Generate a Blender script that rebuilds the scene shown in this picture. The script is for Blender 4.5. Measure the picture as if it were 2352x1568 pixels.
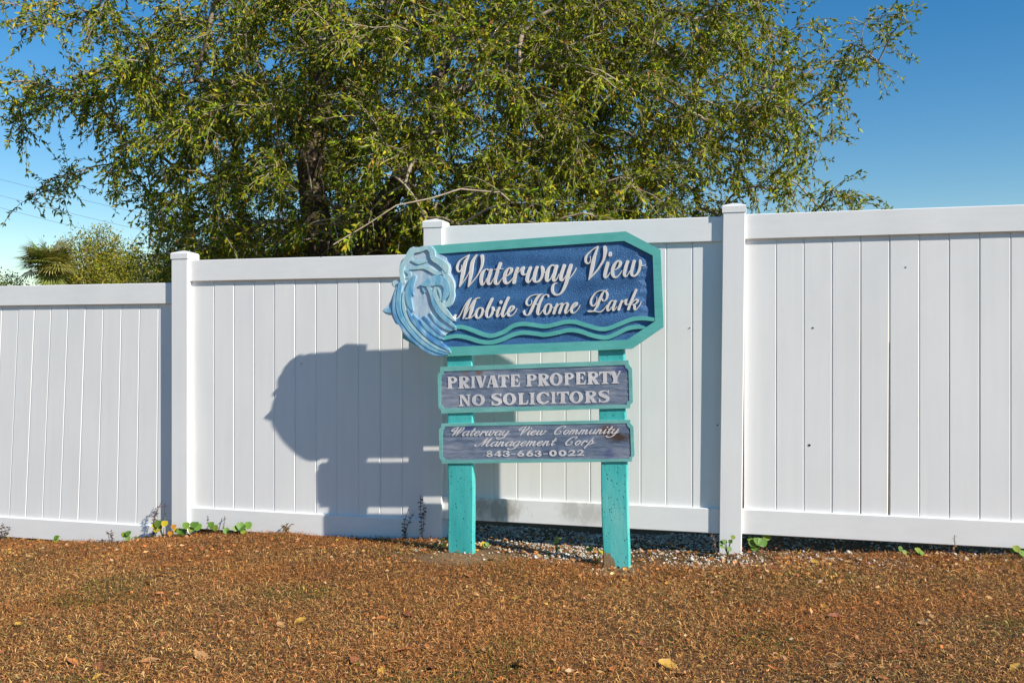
import bpy, math, random
import numpy as np
from mathutils import Vector, Matrix
from mathutils.geometry import tessellate_polygon

# ------------------------------------------------------------------ scene, camera, sky, sun
scene = bpy.context.scene
for o in list(bpy.data.objects): bpy.data.objects.remove(o)
random.seed(5)
rng = np.random.default_rng(11)
EYE = 1.28                      # camera height above the ground at the sign
FP = 2100.0                     # focal length in pixels of a 2352 x 1568 view
cam_d = bpy.data.cameras.new('camera'); cam = bpy.data.objects.new('camera', cam_d)
scene.collection.objects.link(cam); scene.camera = cam
cam.location = (0, 0, EYE); cam.rotation_euler = (math.radians(90), 0, 0)
cam_d.sensor_width = 36; cam_d.lens = 36*FP/2352; cam_d.clip_end = 3000; cam_d.clip_start = 0.05
SUN_EL = math.radians(32.2); SUN_AZ = math.radians(53.5)     # azimuth measured from -Y towards +X
SUN = Vector((math.sin(SUN_AZ)*math.cos(SUN_EL), -math.cos(SUN_AZ)*math.cos(SUN_EL), math.sin(SUN_EL)))
w = bpy.data.worlds.new('World'); scene.world = w; w.use_nodes = True
nt = w.node_tree; bg = nt.nodes['Background']
sky = nt.nodes.new('ShaderNodeTexSky'); sky.sky_type = 'NISHITA'; sky.sun_disc = False
sky.sun_elevation = SUN_EL
sky.sun_rotation = math.atan2(SUN.x, SUN.y)                  # measured from +Y, clockwise
sky.air_density = 1.15; sky.dust_density = 0.0; sky.ozone_density = 1.6; sky.altitude = 10
hs = nt.nodes.new('ShaderNodeHueSaturation'); hs.inputs['Saturation'].default_value = 1.5
tn = nt.nodes.new('ShaderNodeMix'); tn.data_type = 'RGBA'; tn.blend_type = 'MULTIPLY'; tn.inputs[0].default_value = 1; tn.inputs[7].default_value = (.95, 1.0, 1.07, 1)
nt.links.new(sky.outputs[0], hs.inputs['Color']); nt.links.new(hs.outputs[0], tn.inputs[6]); nt.links.new(tn.outputs[2], bg.inputs['Color'])
bg.inputs['Strength'].default_value = 0.088
sd = bpy.data.lights.new('sun', 'SUN'); sd.energy = 5.0; sd.angle = math.radians(0.53); sd.color = (1.0, 0.925, 0.80)
so = bpy.data.objects.new('sun', sd); scene.collection.objects.link(so)
so.rotation_euler = SUN.to_track_quat('Z', 'Y').to_euler()
vs = scene.view_settings; vs.view_transform = 'Standard'; vs.look = 'None'; vs.gamma = 1; vs.use_curve_mapping = False
vs.exposure = 0.43
scene.render.engine = 'CYCLES'

# ------------------------------------------------------------------ helpers
C = scene.collection
def link(o, parent=None):
    C.objects.link(o)
    if parent is not None: o.parent = parent
    return o
def tag(o, label=None, cat=None, group=None, kind=None):
    if label: o['label'] = label
    if cat: o['category'] = cat
    if group: o['group'] = group
    if kind: o['kind'] = kind
    return o
def empty(name, loc=(0, 0, 0)):
    o = bpy.data.objects.new(name, None); o.empty_display_size = .1; o.location = loc
    return link(o)
def obj(name, verts, faces, mat, parent=None, origin=None, smooth=False):
    """verts in world coordinates; origin = location of the parent empty"""
    v = np.asarray(verts, float)
    if origin is not None: v = v-np.asarray(origin, float)
    me = bpy.data.meshes.new(name); me.from_pydata(v.tolist(), [], faces); me.update()
    if smooth: me.polygons.foreach_set('use_smooth', [True]*len(me.polygons))
    me.materials.append(mat)
    return link(bpy.data.objects.new(name, me), parent)
def big(name, V, F, mat, parent=None, col=None, origin=None, smooth=False):
    """fast mesh: V (n,3), F (m,k) with k = 3 or 4, col (n,3) colours per vertex"""
    V = np.ascontiguousarray(V, dtype=np.float32)
    if origin is not None: V = V-np.asarray(origin, np.float32)
    F = np.ascontiguousarray(F, dtype=np.int32); m, k = F.shape
    me = bpy.data.meshes.new(name)
    me.vertices.add(len(V)); me.vertices.foreach_set('co', V.ravel())
    me.loops.add(m*k); me.loops.foreach_set('vertex_index', F.ravel())
    me.polygons.add(m); me.polygons.foreach_set('loop_start', np.arange(0, m*k, k, dtype=np.int32))
    me.polygons.foreach_set('loop_total', np.full(m, k, dtype=np.int32))
    if smooth: me.polygons.foreach_set('use_smooth', np.ones(m, dtype=bool))
    me.update(calc_edges=True)
    if col is not None:
        a = me.color_attributes.new('tint', 'FLOAT_COLOR', 'POINT')
        c4 = np.ones((len(V), 4), np.float32); c4[:, :3] = col; a.data.foreach_set('color', c4.ravel())
    me.materials.append(mat)
    return link(bpy.data.objects.new(name, me), parent)

def ray(px, py): return np.array([(px-1176)/FP, 1.0, -(py-784)/FP])
M = -0.27; KK = math.sqrt(1+M*M)
T = np.array([1, M, 0])/KK                 # along fence and sign, to the right
N = np.array([M, -1, 0])/KK                # out of the fence face, towards the road
N = np.array([-0.27, -1, 0])/KK
UP = np.array([0, 0, 1.0])
def on_plane(px, py, Y0, off=0.0):         # pixel -> point of the plane Y = Y0 + M X, moved off metres towards the road
    d = ray(px, py); s = (Y0-off*KK)/(1-M*d[0]); p = d*s; p[2] += EYE
    return p
FENCE_Y = 5.68
def fpt(u, z, off=0.0):                    # fence coordinates -> world
    return np.array([0, FENCE_Y, 0])+T*u+UP*z+N*off

def vnoise(x, y, seed=0):                  # smooth value noise, 0..1
    x = np.asarray(x, float); y = np.asarray(y, float)
    xi = np.floor(x).astype(np.int64); yi = np.floor(y).astype(np.int64); fx = x-xi; fy = y-yi
    def h(a, b):
        n = (a*374761393+b*668265263+seed*1442695041) & 0x7fffffff
        n = ((n ^ (n >> 13))*1274126177) & 0x7fffffff
        return ((n ^ (n >> 16)) & 0xffff)/65535.0
    fx = fx*fx*(3-2*fx); fy = fy*fy*(3-2*fy)
    return (h(xi, yi)*(1-fx)+h(xi+1, yi)*fx)*(1-fy)+(h(xi, yi+1)*(1-fx)+h(xi+1, yi+1)*fx)*fy
GX = np.array([-60, -6, -3.5, -2.75, -2.3, -1.5, -.4, .6, 1.3, 2.8, 5, 60]); GZ = np.array([-.22, -.2, -.155, -.135, -.045, 0.0, .02, .02, .055, .125, .19, .22])
SIGN_L = np.array([-.30, 5.39]); SIGN_R = np.array([.60, 5.13])
def ground_z(x, y):
    x = np.asarray(x, float); y = np.asarray(y, float)
    z = np.interp(x, GX, GZ)
    z = z+.022*(vnoise(x*1.3, y*1.3, 3)-.5)+.016*(vnoise(x*4, y*4, 4)-.5)
    for c, hgt, r in ((SIGN_L, .012, .30), (SIGN_R, -.012, .25)):
        z = z+hgt*np.exp(-((x-c[0])**2+(y-c[1])**2)/(r*r))
    return z

# ------------------------------------------------------------------ materials
def new_mat(name):
    m = bpy.data.materials.new(name); m.use_nodes = True
    n = m.node_tree.nodes; b = n['Principled BSDF']
    return m, m.node_tree, b
def nd(t, kind, **kw):
    n = t.nodes.new(kind)
    for k, v in kw.items():
        if k in n.inputs: n.inputs[k].default_value = v
        else: setattr(n, k, v)
    return n
def ramp(t, fac, stops):
    r = t.nodes.new('ShaderNodeValToRGB'); e = r.color_ramp.elements
    while len(e) < len(stops): e.new(0.5)
    for i, (p, c) in enumerate(stops):
        e[i].position = p; e[i].color = (*c, 1) if len(c) == 3 else c
    t.links.new(fac, r.inputs[0]); return r
def noise(t, scale, detail=4, vec=None, rough=.55):
    n = nd(t, 'ShaderNodeTexNoise', Scale=scale, Detail=detail, Roughness=rough)
    if vec is not None: t.links.new(vec, n.inputs['Vector'])
    return n
def coords(t, scale=(1, 1, 1), rot=(0, 0, 0)):
    c = t.nodes.new('ShaderNodeTexCoord'); mp = nd(t, 'ShaderNodeMapping'); mp.inputs['Scale'].default_value = scale
    mp.inputs['Rotation'].default_value = rot
    t.links.new(c.outputs['Object'], mp.inputs[0]); return mp.outputs[0]
def bump(t, b, h, strength, dist):
    n = nd(t, 'ShaderNodeBump', Strength=strength, Distance=dist); t.links.new(h, n.inputs['Height']); t.links.new(n.outputs[0], b.inputs['Normal'])
def mixc(t, fac, a, b_, blend='MIX'):
    m = t.nodes.new('ShaderNodeMix'); m.data_type = 'RGBA'; m.blend_type = blend
    for s, v in ((0, fac), (6, a), (7, b_)):
        if hasattr(v, 'links'): t.links.new(v, m.inputs[s])
        else: m.inputs[s].default_value = v if s == 0 else (*v, 1)
    return m.outputs[2]
def mathn(t, op, a, b_=0.0):
    m = t.nodes.new('ShaderNodeMath'); m.operation = op; m.use_clamp = False
    for i, v in enumerate((a, b_)):
        if hasattr(v, 'links'): t.links.new(v, m.inputs[i])
        else: m.inputs[i].default_value = v
    return m.outputs[0]
def dist_mask(t, vec, c, r0, r1, scale=(1, 1, 1)):       # 1 inside r0 of point c, 0 beyond r1
    s = nd(t, 'ShaderNodeVectorMath', operation='SUBTRACT'); t.links.new(vec, s.inputs[0]); s.inputs[1].default_value = c
    q = nd(t, 'ShaderNodeVectorMath', operation='MULTIPLY'); t.links.new(s.outputs[0], q.inputs[0]); q.inputs[1].default_value = scale
    l = nd(t, 'ShaderNodeVectorMath', operation='LENGTH'); t.links.new(q.outputs[0], l.inputs[0])
    mr = t.nodes.new('ShaderNodeMapRange'); t.links.new(l.outputs['Value'], mr.inputs[0])
    mr.inputs[1].default_value = r0; mr.inputs[2].default_value = r1; mr.inputs[3].default_value = 1; mr.inputs[4].default_value = 0
    return mr.outputs[0]

YAW = (0, 0, math.atan(0.27))              # turns object coordinates into fence coordinates
def vinyl(name, stretch, dirt=None):
    m, t, b = new_mat(name)
    v = coords(t, stretch, YAW); n1 = noise(t, 22, 5, v); v2 = coords(t, (1, 1, .6)); n2 = noise(t, 2.2, 5, v2)
    col = ramp(t, n2.outputs[0], [(.3, (.74, .745, .75)), (.65, (.80, .80, .80))]).outputs[0]
    col = mixc(t, .10, col, ramp(t, n1.outputs[0], [(.35, (.62, .62, .62)), (.6, (.86, .86, .86))]).outputs[0])
    v3 = coords(t); n3 = noise(t, 60, 3, v3, .7)
    sp = ramp(t, n3.outputs[0], [(.70, (0, 0, 0)), (.78, (1, 1, 1))]).outputs[0]
    col = mixc(t, mathn(t, 'MULTIPLY', sp, .25), col, (.45, .43, .40))
    # soil splashed up from the ground
    zc = t.nodes.new('ShaderNodeSeparateXYZ'); t.links.new(v3, zc.inputs[0])
    if dirt:
        n4 = noise(t, 16, 6, coords(t, (1, 1, .5)), .75)
        for c, r, amt in dirt:
            mk = dist_mask(t, v3, c, 0, r, (1, 1, 2.2))
            g = ramp(t, mathn(t, 'MULTIPLY', n4.outputs[0], mk), [(.22, (0, 0, 0)), (.42, (1, 1, 1))]).outputs[0]
            col = mixc(t, mathn(t, 'MULTIPLY', g, amt), col, (.20, .165, .115))
    t.links.new(col, b.inputs['Base Color'])
    b.inputs['Roughness'].default_value = .38; b.inputs['Specular IOR Level'].default_value = .35
    bump(t, b, n1.outputs[0], .12, .0015)
    return m
MAT_VINYL = vinyl('white_vinyl', (1, 1, .05))
MAT_RAIL = vinyl('white_vinyl_rail', (.05, 1, 1), dirt=None)
MAT_HOLE, _t, _b = new_mat('dark_hole'); _b.inputs['Base Color'].default_value = (.02, .018, .016, 1); _b.inputs['Roughness'].default_value = .9

def paint(name, c0, c1, rough=.5, grain=40, gs=(1, 1, 1), bs=.3, bd=.002, wear=None, extra=None):
    m, t, b = new_mat(name)
    v = coords(t, gs, YAW); n1 = noise(t, grain, 6, v, .65); n2 = noise(t, 5, 4, coords(t))
    f = mathn(t, 'ADD', mathn(t, 'MULTIPLY', n1.outputs[0], .5), mathn(t, 'MULTIPLY', n2.outputs[0], .5))
    col = ramp(t, f, [(.36, c0), (.62, c1)]).outputs[0]
    if wear: col = wear(t, col)
    t.links.new(col, b.inputs['Base Color']); b.inputs['Roughness'].default_value = rough
    bump(t, b, n1.outputs[0], bs, bd)
    return m
MAT_TEAL = paint('teal_frame_paint', (.085, .39, .36), (.13, .49, .46), .45, 30, (.3, 1, 2), .15, .002)
MAT_TEAL_OLD = paint('faded_teal_paint', (.12, .36, .34), (.20, .50, .47), .65, 60, (.15, 1, 2), .4, .002)
MAT_LETTER = paint('white_letter_paint', (.66, .64, .62), (.78, .76, .73), .5, 80, (1, 1, 1), .2, .001)
MAT_LETTER_OLD = paint('worn_white_letter_paint', (.50, .49, .52), (.76, .74, .74), .6, 120, (.5, 1, 1), .3, .001)

def field_blue():
    m, t, b = new_mat('sandblasted_blue')
    v = coords(t, (1, 1, 1), YAW); n1 = noise(t, 150, 3, v, .6); n2 = noise(t, 6, 3, v)
    vo = nd(t, 'ShaderNodeTexVoronoi', Scale=210.0); t.links.new(v, vo.inputs['Vector'])
    f = mathn(t, 'ADD', mathn(t, 'MULTIPLY', n1.outputs[0], .6), mathn(t, 'MULTIPLY', n2.outputs[0], .4))
    col = ramp(t, f, [(.35, (.017, .085, .24)), (.65, (.05, .175, .39))]).outputs[0]
    t.links.new(col, b.inputs['Base Color']); b.inputs['Roughness'].default_value = .42
    h = mathn(t, 'ADD', n1.outputs[0], vo.outputs['Distance'])
    bump(t, b, h, .75, .0035)
    return m
MAT_FIELD = field_blue()

def slate_wood(name, stains):
    m, t, b = new_mat(name)
    v = coords(t, (.05, 1, 1.4), YAW); n1 = noise(t, 48, 7, v, .7); n2 = noise(t, 7, 4, coords(t, (.5, 1, 1.5), YAW)); v3 = coords(t)
    f = mathn(t, 'ADD', mathn(t, 'MULTIPLY', n1.outputs[0], .55), mathn(t, 'MULTIPLY', n2.outputs[0], .45))
    col = ramp(t, f, [(.34, (.065, .095, .165)), (.47, (.135, .18, .265)), (.60, (.25, .28, .35))]).outputs[0]
    n4 = noise(t, 30, 4, v3)
    wob = nd(t, 'ShaderNodeVectorMath', operation='MULTIPLY_ADD'); t.links.new(n4.outputs['Color'], wob.inputs[0]); wob.inputs[1].default_value = (.05, .05, .05); t.links.new(v3, wob.inputs[2])
    for c, r, sc, cc, amt in stains:
        c = tuple(np.asarray(c)+.025)
        mk = dist_mask(t, wob.outputs[0], c, r*.35, r, sc)
        col = mixc(t, mathn(t, 'MULTIPLY', mk, amt), col, cc)
    t.links.new(col, b.inputs['Base Color']); b.inputs['Roughness'].default_value = .75
    bump(t, b, n1.outputs[0], .6, .003)
    return m

def post_mat(root):
    m, t, b = new_mat('turquoise_post_paint')
    v3 = coords(t); v = coords(t, (1, 1, .25))
    n1 = noise(t, 60, 4, v, .6); n2 = noise(t, 6, 5, v)
    vo = nd(t, 'ShaderNodeTexVoronoi', Scale=60.0); t.links.new(coords(t, (1, 1, .6)), vo.inputs['Vector'])
    col = ramp(t, n2.outputs[0], [(.35, (.035, .38, .37)), (.55, (.07, .50, .48)), (.7, (.20, .56, .53))]).outputs[0]
    # pits where the rough grain shows through the paint
    pit = ramp(t, mathn(t, 'ADD', vo.outputs['Distance'], mathn(t, 'MULTIPLY', n1.outputs[0], .55)), [(.42, (1, 1, 1)), (.48, (0, 0, 0))]).outputs[0]
    col = mixc(t, mathn(t, 'MULTIPLY', pit, .8), col, (.01, .13, .13))
    for c, r in ((on_plane(1388, 1305, SIGN_Y)-root, .11), (on_plane(1436, 1316, SIGN_Y)-root, .045)):
        n5 = noise(t, 25, 4, v3)
        mk = dist_mask(t, v3, tuple(c), 0, r, (1, 1, .75))
        g = ramp(t, mathn(t, 'ADD', mk, mathn(t, 'MULTIPLY', n5.outputs[0], .5)), [(.58, (0, 0, 0)), (.62, (1, 1, 1))]).outputs[0]
        col = mixc(t, g, col, mixc(t, n1.outputs[0], (.16, .085, .04), (.38, .27, .16)))
    t.links.new(col, b.inputs['Base Color']); b.inputs['Roughness'].default_value = .45
    h = mathn(t, 'ADD', mathn(t, 'MULTIPLY', pit, -1.0), mathn(t, 'MULTIPLY', n1.outputs[0], .8))
    bump(t, b, h, .6, .003)
    return m

def tint_mat(name, rough=.6, trans=0.0, spec=.3, var=0.0):
    m, t, b = new_mat(name)
    a = t.nodes.new('ShaderNodeAttribute'); a.attribute_name = 'tint'
    t.links.new(a.outputs['Color'], b.inputs['Base Color']); b.inputs['Roughness'].default_value = rough; b.inputs['Specular IOR Level'].default_value = spec
    if trans:
        tr = t.nodes.new('ShaderNodeBsdfTranslucent'); t.links.new(a.outputs['Color'], tr.inputs['Color'])
        mx = t.nodes.new('ShaderNodeMixShader'); mx.inputs[0].default_value = trans
        out = t.nodes['Material Output']
        t.links.new(b.outputs[0], mx.inputs[1]); t.links.new(tr.outputs[0], mx.inputs[2]); t.links.new(mx.outputs[0], out.inputs['Surface'])
    return m
MAT_LEAF = tint_mat('oak_leaf', .55, .30, .22)
MAT_GRASS = tint_mat('dry_grass', .75, .12, .15)
MAT_LITTER = tint_mat('dry_leaf', .65, .15, .2)
MAT_STONE = tint_mat('shell_gravel', .85, 0, .2)
MAT_WEED = tint_mat('weed', .5, .25, .35)

def bark():
    m, t, b = new_mat('oak_bark')
    v = coords(t, (1, 1, .3)); n1 = noise(t, 22, 6, v, .7)
    vo = nd(t, 'ShaderNodeTexVoronoi', Scale=26.0); vo.feature = 'DISTANCE_TO_EDGE'; t.links.new(coords(t, (1, 1, .28)), vo.inputs['Vector'])
    col = ramp(t, n1.outputs[0], [(.32, (.05, .035, .024)), (.52, (.14, .10, .068)), (.7, (.25, .195, .14))]).outputs[0]
    t.links.new(col, b.inputs['Base Color']); b.inputs['Roughness'].default_value = .9
    h = mathn(t, 'ADD', n1.outputs[0], mathn(t, 'MULTIPLY', vo.outputs['Distance'], 1.6)); bump(t, b, h, 1.0, .02)
    return m
MAT_BARK = bark()
MAT_TWIG = paint('twig_bark', (.20, .15, .105), (.42, .345, .26), .85, 30, (1, 1, 1), .2, .002)

def ground_mat():
    m, t, b = new_mat('dead_lawn_soil')
    v = coords(t); n1 = noise(t, 90, 6, v, .7); n2 = noise(t, 2.5, 5, v)
    f = mathn(t, 'ADD', mathn(t, 'MULTIPLY', n1.outputs[0], .7), mathn(t, 'MULTIPLY', n2.outputs[0], .3))
    col = ramp(t, f, [(.32, (.045, .028, .017)), (.50, (.12, .072, .038)), (.64, (.24, .155, .08))]).outputs[0]
    for c, r in ((SIGN_L, .36), (SIGN_R, .24)):
        mk = dist_mask(t, v, (c[0]+.02, c[1]-.10, .01), r*.35, r, (1, 1.6, 0))
        sand = ramp(t, n1.outputs[0], [(.3, (.13, .078, .042)), (.65, (.34, .225, .125))]).outputs[0]
        col = mixc(t, mathn(t, 'MULTIPLY', mk, .9), col, sand)
    t.links.new(col, b.inputs['Base Color']); b.inputs['Roughness'].default_value = .95; b.inputs['Specular IOR Level'].default_value = .1
    bump(t, b, n1.outputs[0], .8, .012)
    return m

# ------------------------------------------------------------------ ground
def spread(lo, hi, step, far0, far1, g=1.35):
    mid = list(np.arange(lo, hi+1e-6, step)); l = []; s = step; x = lo
    while x > far0: s *= g; x -= s; l.append(x)
    r = []; s = step; x = hi
    while x < far1: s *= g; x += s; r.append(x)
    return np.array(l[::-1]+mid+r)
gx = spread(-6.5, 6.5, .07, -900, 900); gy = spread(1.2, 8.0, .07, -300, 1500)
X, Y = np.meshgrid(gx, gy); Zg = ground_z(X, Y)
nx, ny = len(gx), len(gy); idx = np.arange(nx*ny).reshape(ny, nx)
F = np.stack([idx[:-1, :-1], idx[:-1, 1:], idx[1:, 1:], idx[1:, :-1]], -1).reshape(-1, 4)
ground = big('ground', np.stack([X, Y, Zg], -1).reshape(-1, 3), F, ground_mat(), smooth=True)
tag(ground, 'brown lawn of dormant grass sloping gently up to the right', 'ground', kind='structure')

# ------------------------------------------------------------------ white vinyl fence
fence_o = fpt(-.506, 0.0)
fence = tag(empty('fence', fence_o), 'white vinyl privacy fence stepping up to the right behind the sign', 'fence')
def prism(u0, u1, z0, z1, f0, f1, bev=.004):
    """box along the fence with softened front edges; returns verts, faces"""
    prof = [(z0+bev, f1), (z1-bev, f1), (z1, f1-bev), (z1, f0), (z0, f0), (z0, f1-bev)]
    v = [fpt(u, z, f) for u in (u0, u1) for z, f in prof]; n = len(prof)
    fc = [[i, i+n, (i+1) % n+n, (i+1) % n] for i in range(n)]+[list(range(n)), list(range(2*n-1, n-1, -1))]
    return v, fc
MAT_RAIL_D = vinyl('white_vinyl_rail_stained', (.05, 1, 1), dirt=[(tuple(fpt(-.10, .24, .02)-fence_o), .42, .6), (tuple(fpt(.45, .25, .02)-fence_o), .4, .35)])
def board(t0, t1, b0, b1, z0, z1, f=0.0, gapb=0.0):
    bv = .0045; prof = lambda a, b: [(a, f-.022), (a, f-bv), (a+bv, f), (b-bv, f), (b, f-bv), (b, f-.022)]
    v = [fpt(u, z0, o) for u, o in prof(b0, b1)]+[fpt(u, z1, o) for u, o in prof(t0, t1)]
    fc = [[i, i+1, i+7, i+6] for i in range(5)]+[[5, 0, 6, 11], [0, 5, 4, 3, 2, 1], [6, 7, 8, 9, 10, 11]]
    o = obj('board', v, fc, MAT_VINYL, fence, fence_o); return o
def section(uL, uR, zt, zb, grooves_t, grooves_b=None, stained=False, gaps={}, sag=(0, 0)):
    uL -= .028; uR += .028
    tv, tf = prism(uL, uR, zt-.145, zt, -.022, .020); o = obj('top_rail', tv, tf, MAT_RAIL, fence, fence_o)
    bv_, bf = prism(uL, uR, zb, zb+.145, -.022, .020); o2 = obj('bottom_rail', bv_, bf, MAT_RAIL_D if stained else MAT_RAIL, fence, fence_o)
    gt = [uL+.02]+list(grooves_t)+[uR-.02]; gb = [uL+.02]+list(grooves_b or grooves_t)+[uR-.02]
    for i in range(len(gt)-1):
        g0 = .0004; jit = random.uniform(-.0012, .0008)
        e = gaps.get(i, (0, 0))
        board(gt[i]+g0, gt[i+1]-g0-e[0], gb[i]+g0, gb[i+1]-g0-e[1], zb+.13, zt-.13, jit)
P = .1525
section(1.405, 3.13, 2.016, .165, [1.577+P*i for i in range(11)], gaps={2: (0, .002), 3: (0, .004), 4: (.001, .009), 0: (0, 0)})
section(-.444, 1.28, 2.008, .160, [-.27+P*i for i in range(10)], stained=True)
section(-2.278, -.568, 1.835, .002, [-2.102+P*i for i in range(10)])
s1t = [-4.00, -3.86, -3.714, -3.573, -3.43, -3.284, -3.138, -2.99, -2.84, -2.691, -2.54]
s1b = [-4.08, -3.945, -3.80, -3.655, -3.508, -3.356, -3.203, -3.042, -2.879, -2.72, -2.557]
section(-4.13, -2.404, 1.684, -.142, s1t, s1b)
section(3.255, 4.98, 2.02, .17, [3.42+P*i for i in range(10)])
section(-5.97, -4.256, 1.53, -.28, [-5.8+P*i for i in range(10)])
def fence_post(u, ztop, lean=0.0, zb=-.4):
    hw = .0635; b = .004
    ring = [(-hw+b, hw), (hw-b, hw), (hw, hw-b), (hw, -hw), (-hw, -hw), (-hw, hw-b)]
    def at(du, do, z): return fpt(u+du+lean*(z-ztop), z, do-.0165)
    n = len(ring)
    v = [at(a, o, zb) for a, o in ring]+[at(a, o, ztop-.03) for a, o in ring]
    fc = [[i, (i+1) % n, (i+1) % n+n, i+n] for i in range(n)]+[list(range(n, 2*n))]
    p = obj('fence_post', v, fc, MAT_VINYL, fence, fence_o)
    hc = hw+.004; levels = [(hc, ztop-.046), (hc, ztop-.010), (hc-.006, ztop-.002), (.012, ztop+.014)]
    v = []
    for h, z in levels: v += [at(a*h, o*h, z) for a, o in ((-1, 1), (1, 1), (1, -1), (-1, -1))]
    fc = [[3, 2, 1, 0]]+[[4*k+i, 4*k+(i+1) % 4, 4*k+4+(i+1) % 4, 4*k+4+i] for k in range(3) for i in range(4)]+[[12, 13, 14, 15]]
    obj('post_cap', v, fc, MAT_VINYL, p, fence_o)
for a in ((-2.341, 1.890, 0.0), (-.506, 2.045, .002), (1.343, 2.072, .011), (3.19, 2.08, 0), (-4.19, 1.74, 0), (5.04, 2.09, 0), (-6.03, 1.59, 0)): fence_post(*a)
for px, py, r in ((2080, 614, .005), (1867, 753, .006), (1859, 1022, .008), (1584, 753, .004), (1648, 976, .005), (692, 835, .004)):
    c = on_plane(px, py, FENCE_Y, .002)
    v = [c+T*r*math.cos(k*PI2)+UP*r*.8*math.sin(k*PI2) for PI2 in [math.pi/5] for k in range(10)]; v2 = [p-N*.004 for p in v]
    obj('nail_hole', v+v2, [list(range(10))]+[[i, i+10, (i+1) % 10+10, (i+1) % 10] for i in range(10)], MAT_HOLE, fence, fence_o)

# ------------------------------------------------------------------ carved shapes: strokes -> outline -> solid
def catmull(pts, k=6):
    p = np.array(pts, float)
    if len(p) == 2: return np.array([p[0]+(p[1]-p[0])*s for s in np.linspace(0, 1, k+1)])
    q = np.vstack([2*p[0]-p[1], p, 2*p[-1]-p[-2]]); out = []
    for i in range(1, len(q)-2):
        a, b, c, d = q[i-1], q[i], q[i+1], q[i+2]
        for s in np.arange(k)/k:
            out.append(.5*((2*b)+(c-a)*s+(2*a-5*b+4*c-d)*s*s+(3*b-3*c+d-a)*s**3))
    out.append(q[-2]); out = np.array(out); out[:, 2] = np.maximum(out[:, 2], p[:, 2].min()*.6); return out
def poly_sdf(X, Y, poly):
    p = np.array(poly, float); d = np.full(X.shape, 1e9); ins = np.zeros(X.shape, bool)
    for i in range(len(p)):
        a = p[i]; b = p[(i+1) % len(p)]; e = b-a; L = e@e+1e-12
        t = np.clip(((X-a[0])*e[0]+(Y-a[1])*e[1])/L, 0, 1)
        d = np.minimum(d, np.hypot(X-a[0]-t*e[0], Y-a[1]-t*e[1]))
        c = ((a[1] > Y) != (b[1] > Y)) & (X < (b[0]-a[0])*(Y-a[1])/((b[1]-a[1])+1e-12)+a[0]); ins ^= c
    return np.where(ins, d, -d)
def glyph_field(prims, X, Y):
    f = np.full(X.shape, -1e9)
    for k, a in prims:
        if k == 's':
            q = catmull(a)
            for i in range(len(q)-1):
                p0, p1 = q[i], q[i+1]; e = p1[:2]-p0[:2]; L = e@e+1e-9
                t = np.clip(((X-p0[0])*e[0]+(Y-p0[1])*e[1])/L, 0, 1)
                f = np.maximum(f, .5*(p0[2]+(p1[2]-p0[2])*t)-np.hypot(X-p0[0]-t*e[0], Y-p0[1]-t*e[1]))
        elif k == 'p': f = np.maximum(f, poly_sdf(X, Y, a))
        elif k == '-p': f = np.minimum(f, -poly_sdf(X, Y, a))
        else:
            cx, cy, rx, ry = a; g = (1-np.sqrt(((X-cx)/rx)**2+((Y-cy)/ry)**2))*min(rx, ry)
            f = np.maximum(f, g) if k == 'e' else np.minimum(f, -g)
    return f
def bounds(prims):
    xs, ys = [], []
    for k, a in prims:
        if k == 's':
            for x, y, w_ in a: xs += [x-w_, x+w_]; ys += [y-w_, y+w_]
        elif k == 'p':
            for x, y in a: xs.append(x); ys.append(y)
        elif k == 'e': xs += [a[0]-a[2], a[0]+a[2]]; ys += [a[1]-a[3], a[1]+a[3]]
    return min(xs), max(xs), min(ys), max(ys)
def contours(prims, step, tol, shrink=0.0):
    x0, x1, y0, y1 = bounds(prims)
    gx = np.arange(x0-2*step, x1+3*step, step); gy = np.arange(y0-2*step, y1+3*step, step)
    X, Y = np.meshgrid(gx, gy); f = glyph_field(prims, X, Y)-shrink; f[np.abs(f) < 1e-6] = 1e-6
    s = f > 0; nxt = {}
    code = s[:-1, :-1]*1+s[:-1, 1:]*2+s[1:, 1:]*4+s[1:, :-1]*8
    # edges: 0 bottom, 1 right, 2 top, 3 left; inside kept on the left of the direction
    tab = {1: [(0, 3)], 2: [(1, 0)], 3: [(1, 3)], 4: [(2, 1)], 6: [(2, 0)], 7: [(2, 3)], 8: [(3, 2)], 9: [(0, 2)], 11: [(1, 2)], 12: [(3, 1)], 13: [(0, 1)], 14: [(3, 0)], 5: [(0, 3), (2, 1)], 10: [(1, 0), (3, 2)]}
    def key(j, i, e):
        return ('h', j, i) if e == 0 else ('v', j, i+1) if e == 1 else ('h', j+1, i) if e == 2 else ('v', j, i)
    for j, i in zip(*np.nonzero((code > 0) & (code < 15))):
        for a, b in tab[int(code[j, i])]: nxt[key(j, i, a)] = key(j, i, b)
    def pos(k):
        t_, j, i = k
        if t_ == 'h': a, b = f[j, i], f[j, i+1]; return (gx[i]+step*a/(a-b), gy[j])
        a, b = f[j, i], f[j+1, i]; return (gx[i], gy[j]+step*a/(a-b))
    loops = []
    while nxt:
        k0, k = next(iter(nxt.items())); lp = [k0]; del nxt[k0]
        while k != k0 and k in nxt: lp.append(k); k = nxt.pop(k)
        q = np.array([pos(k) for k in lp])
        if len(q) > 5:
            q = simplify(q, tol)
            if len(q) > 2: loops.append(q)
    return loops
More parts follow.
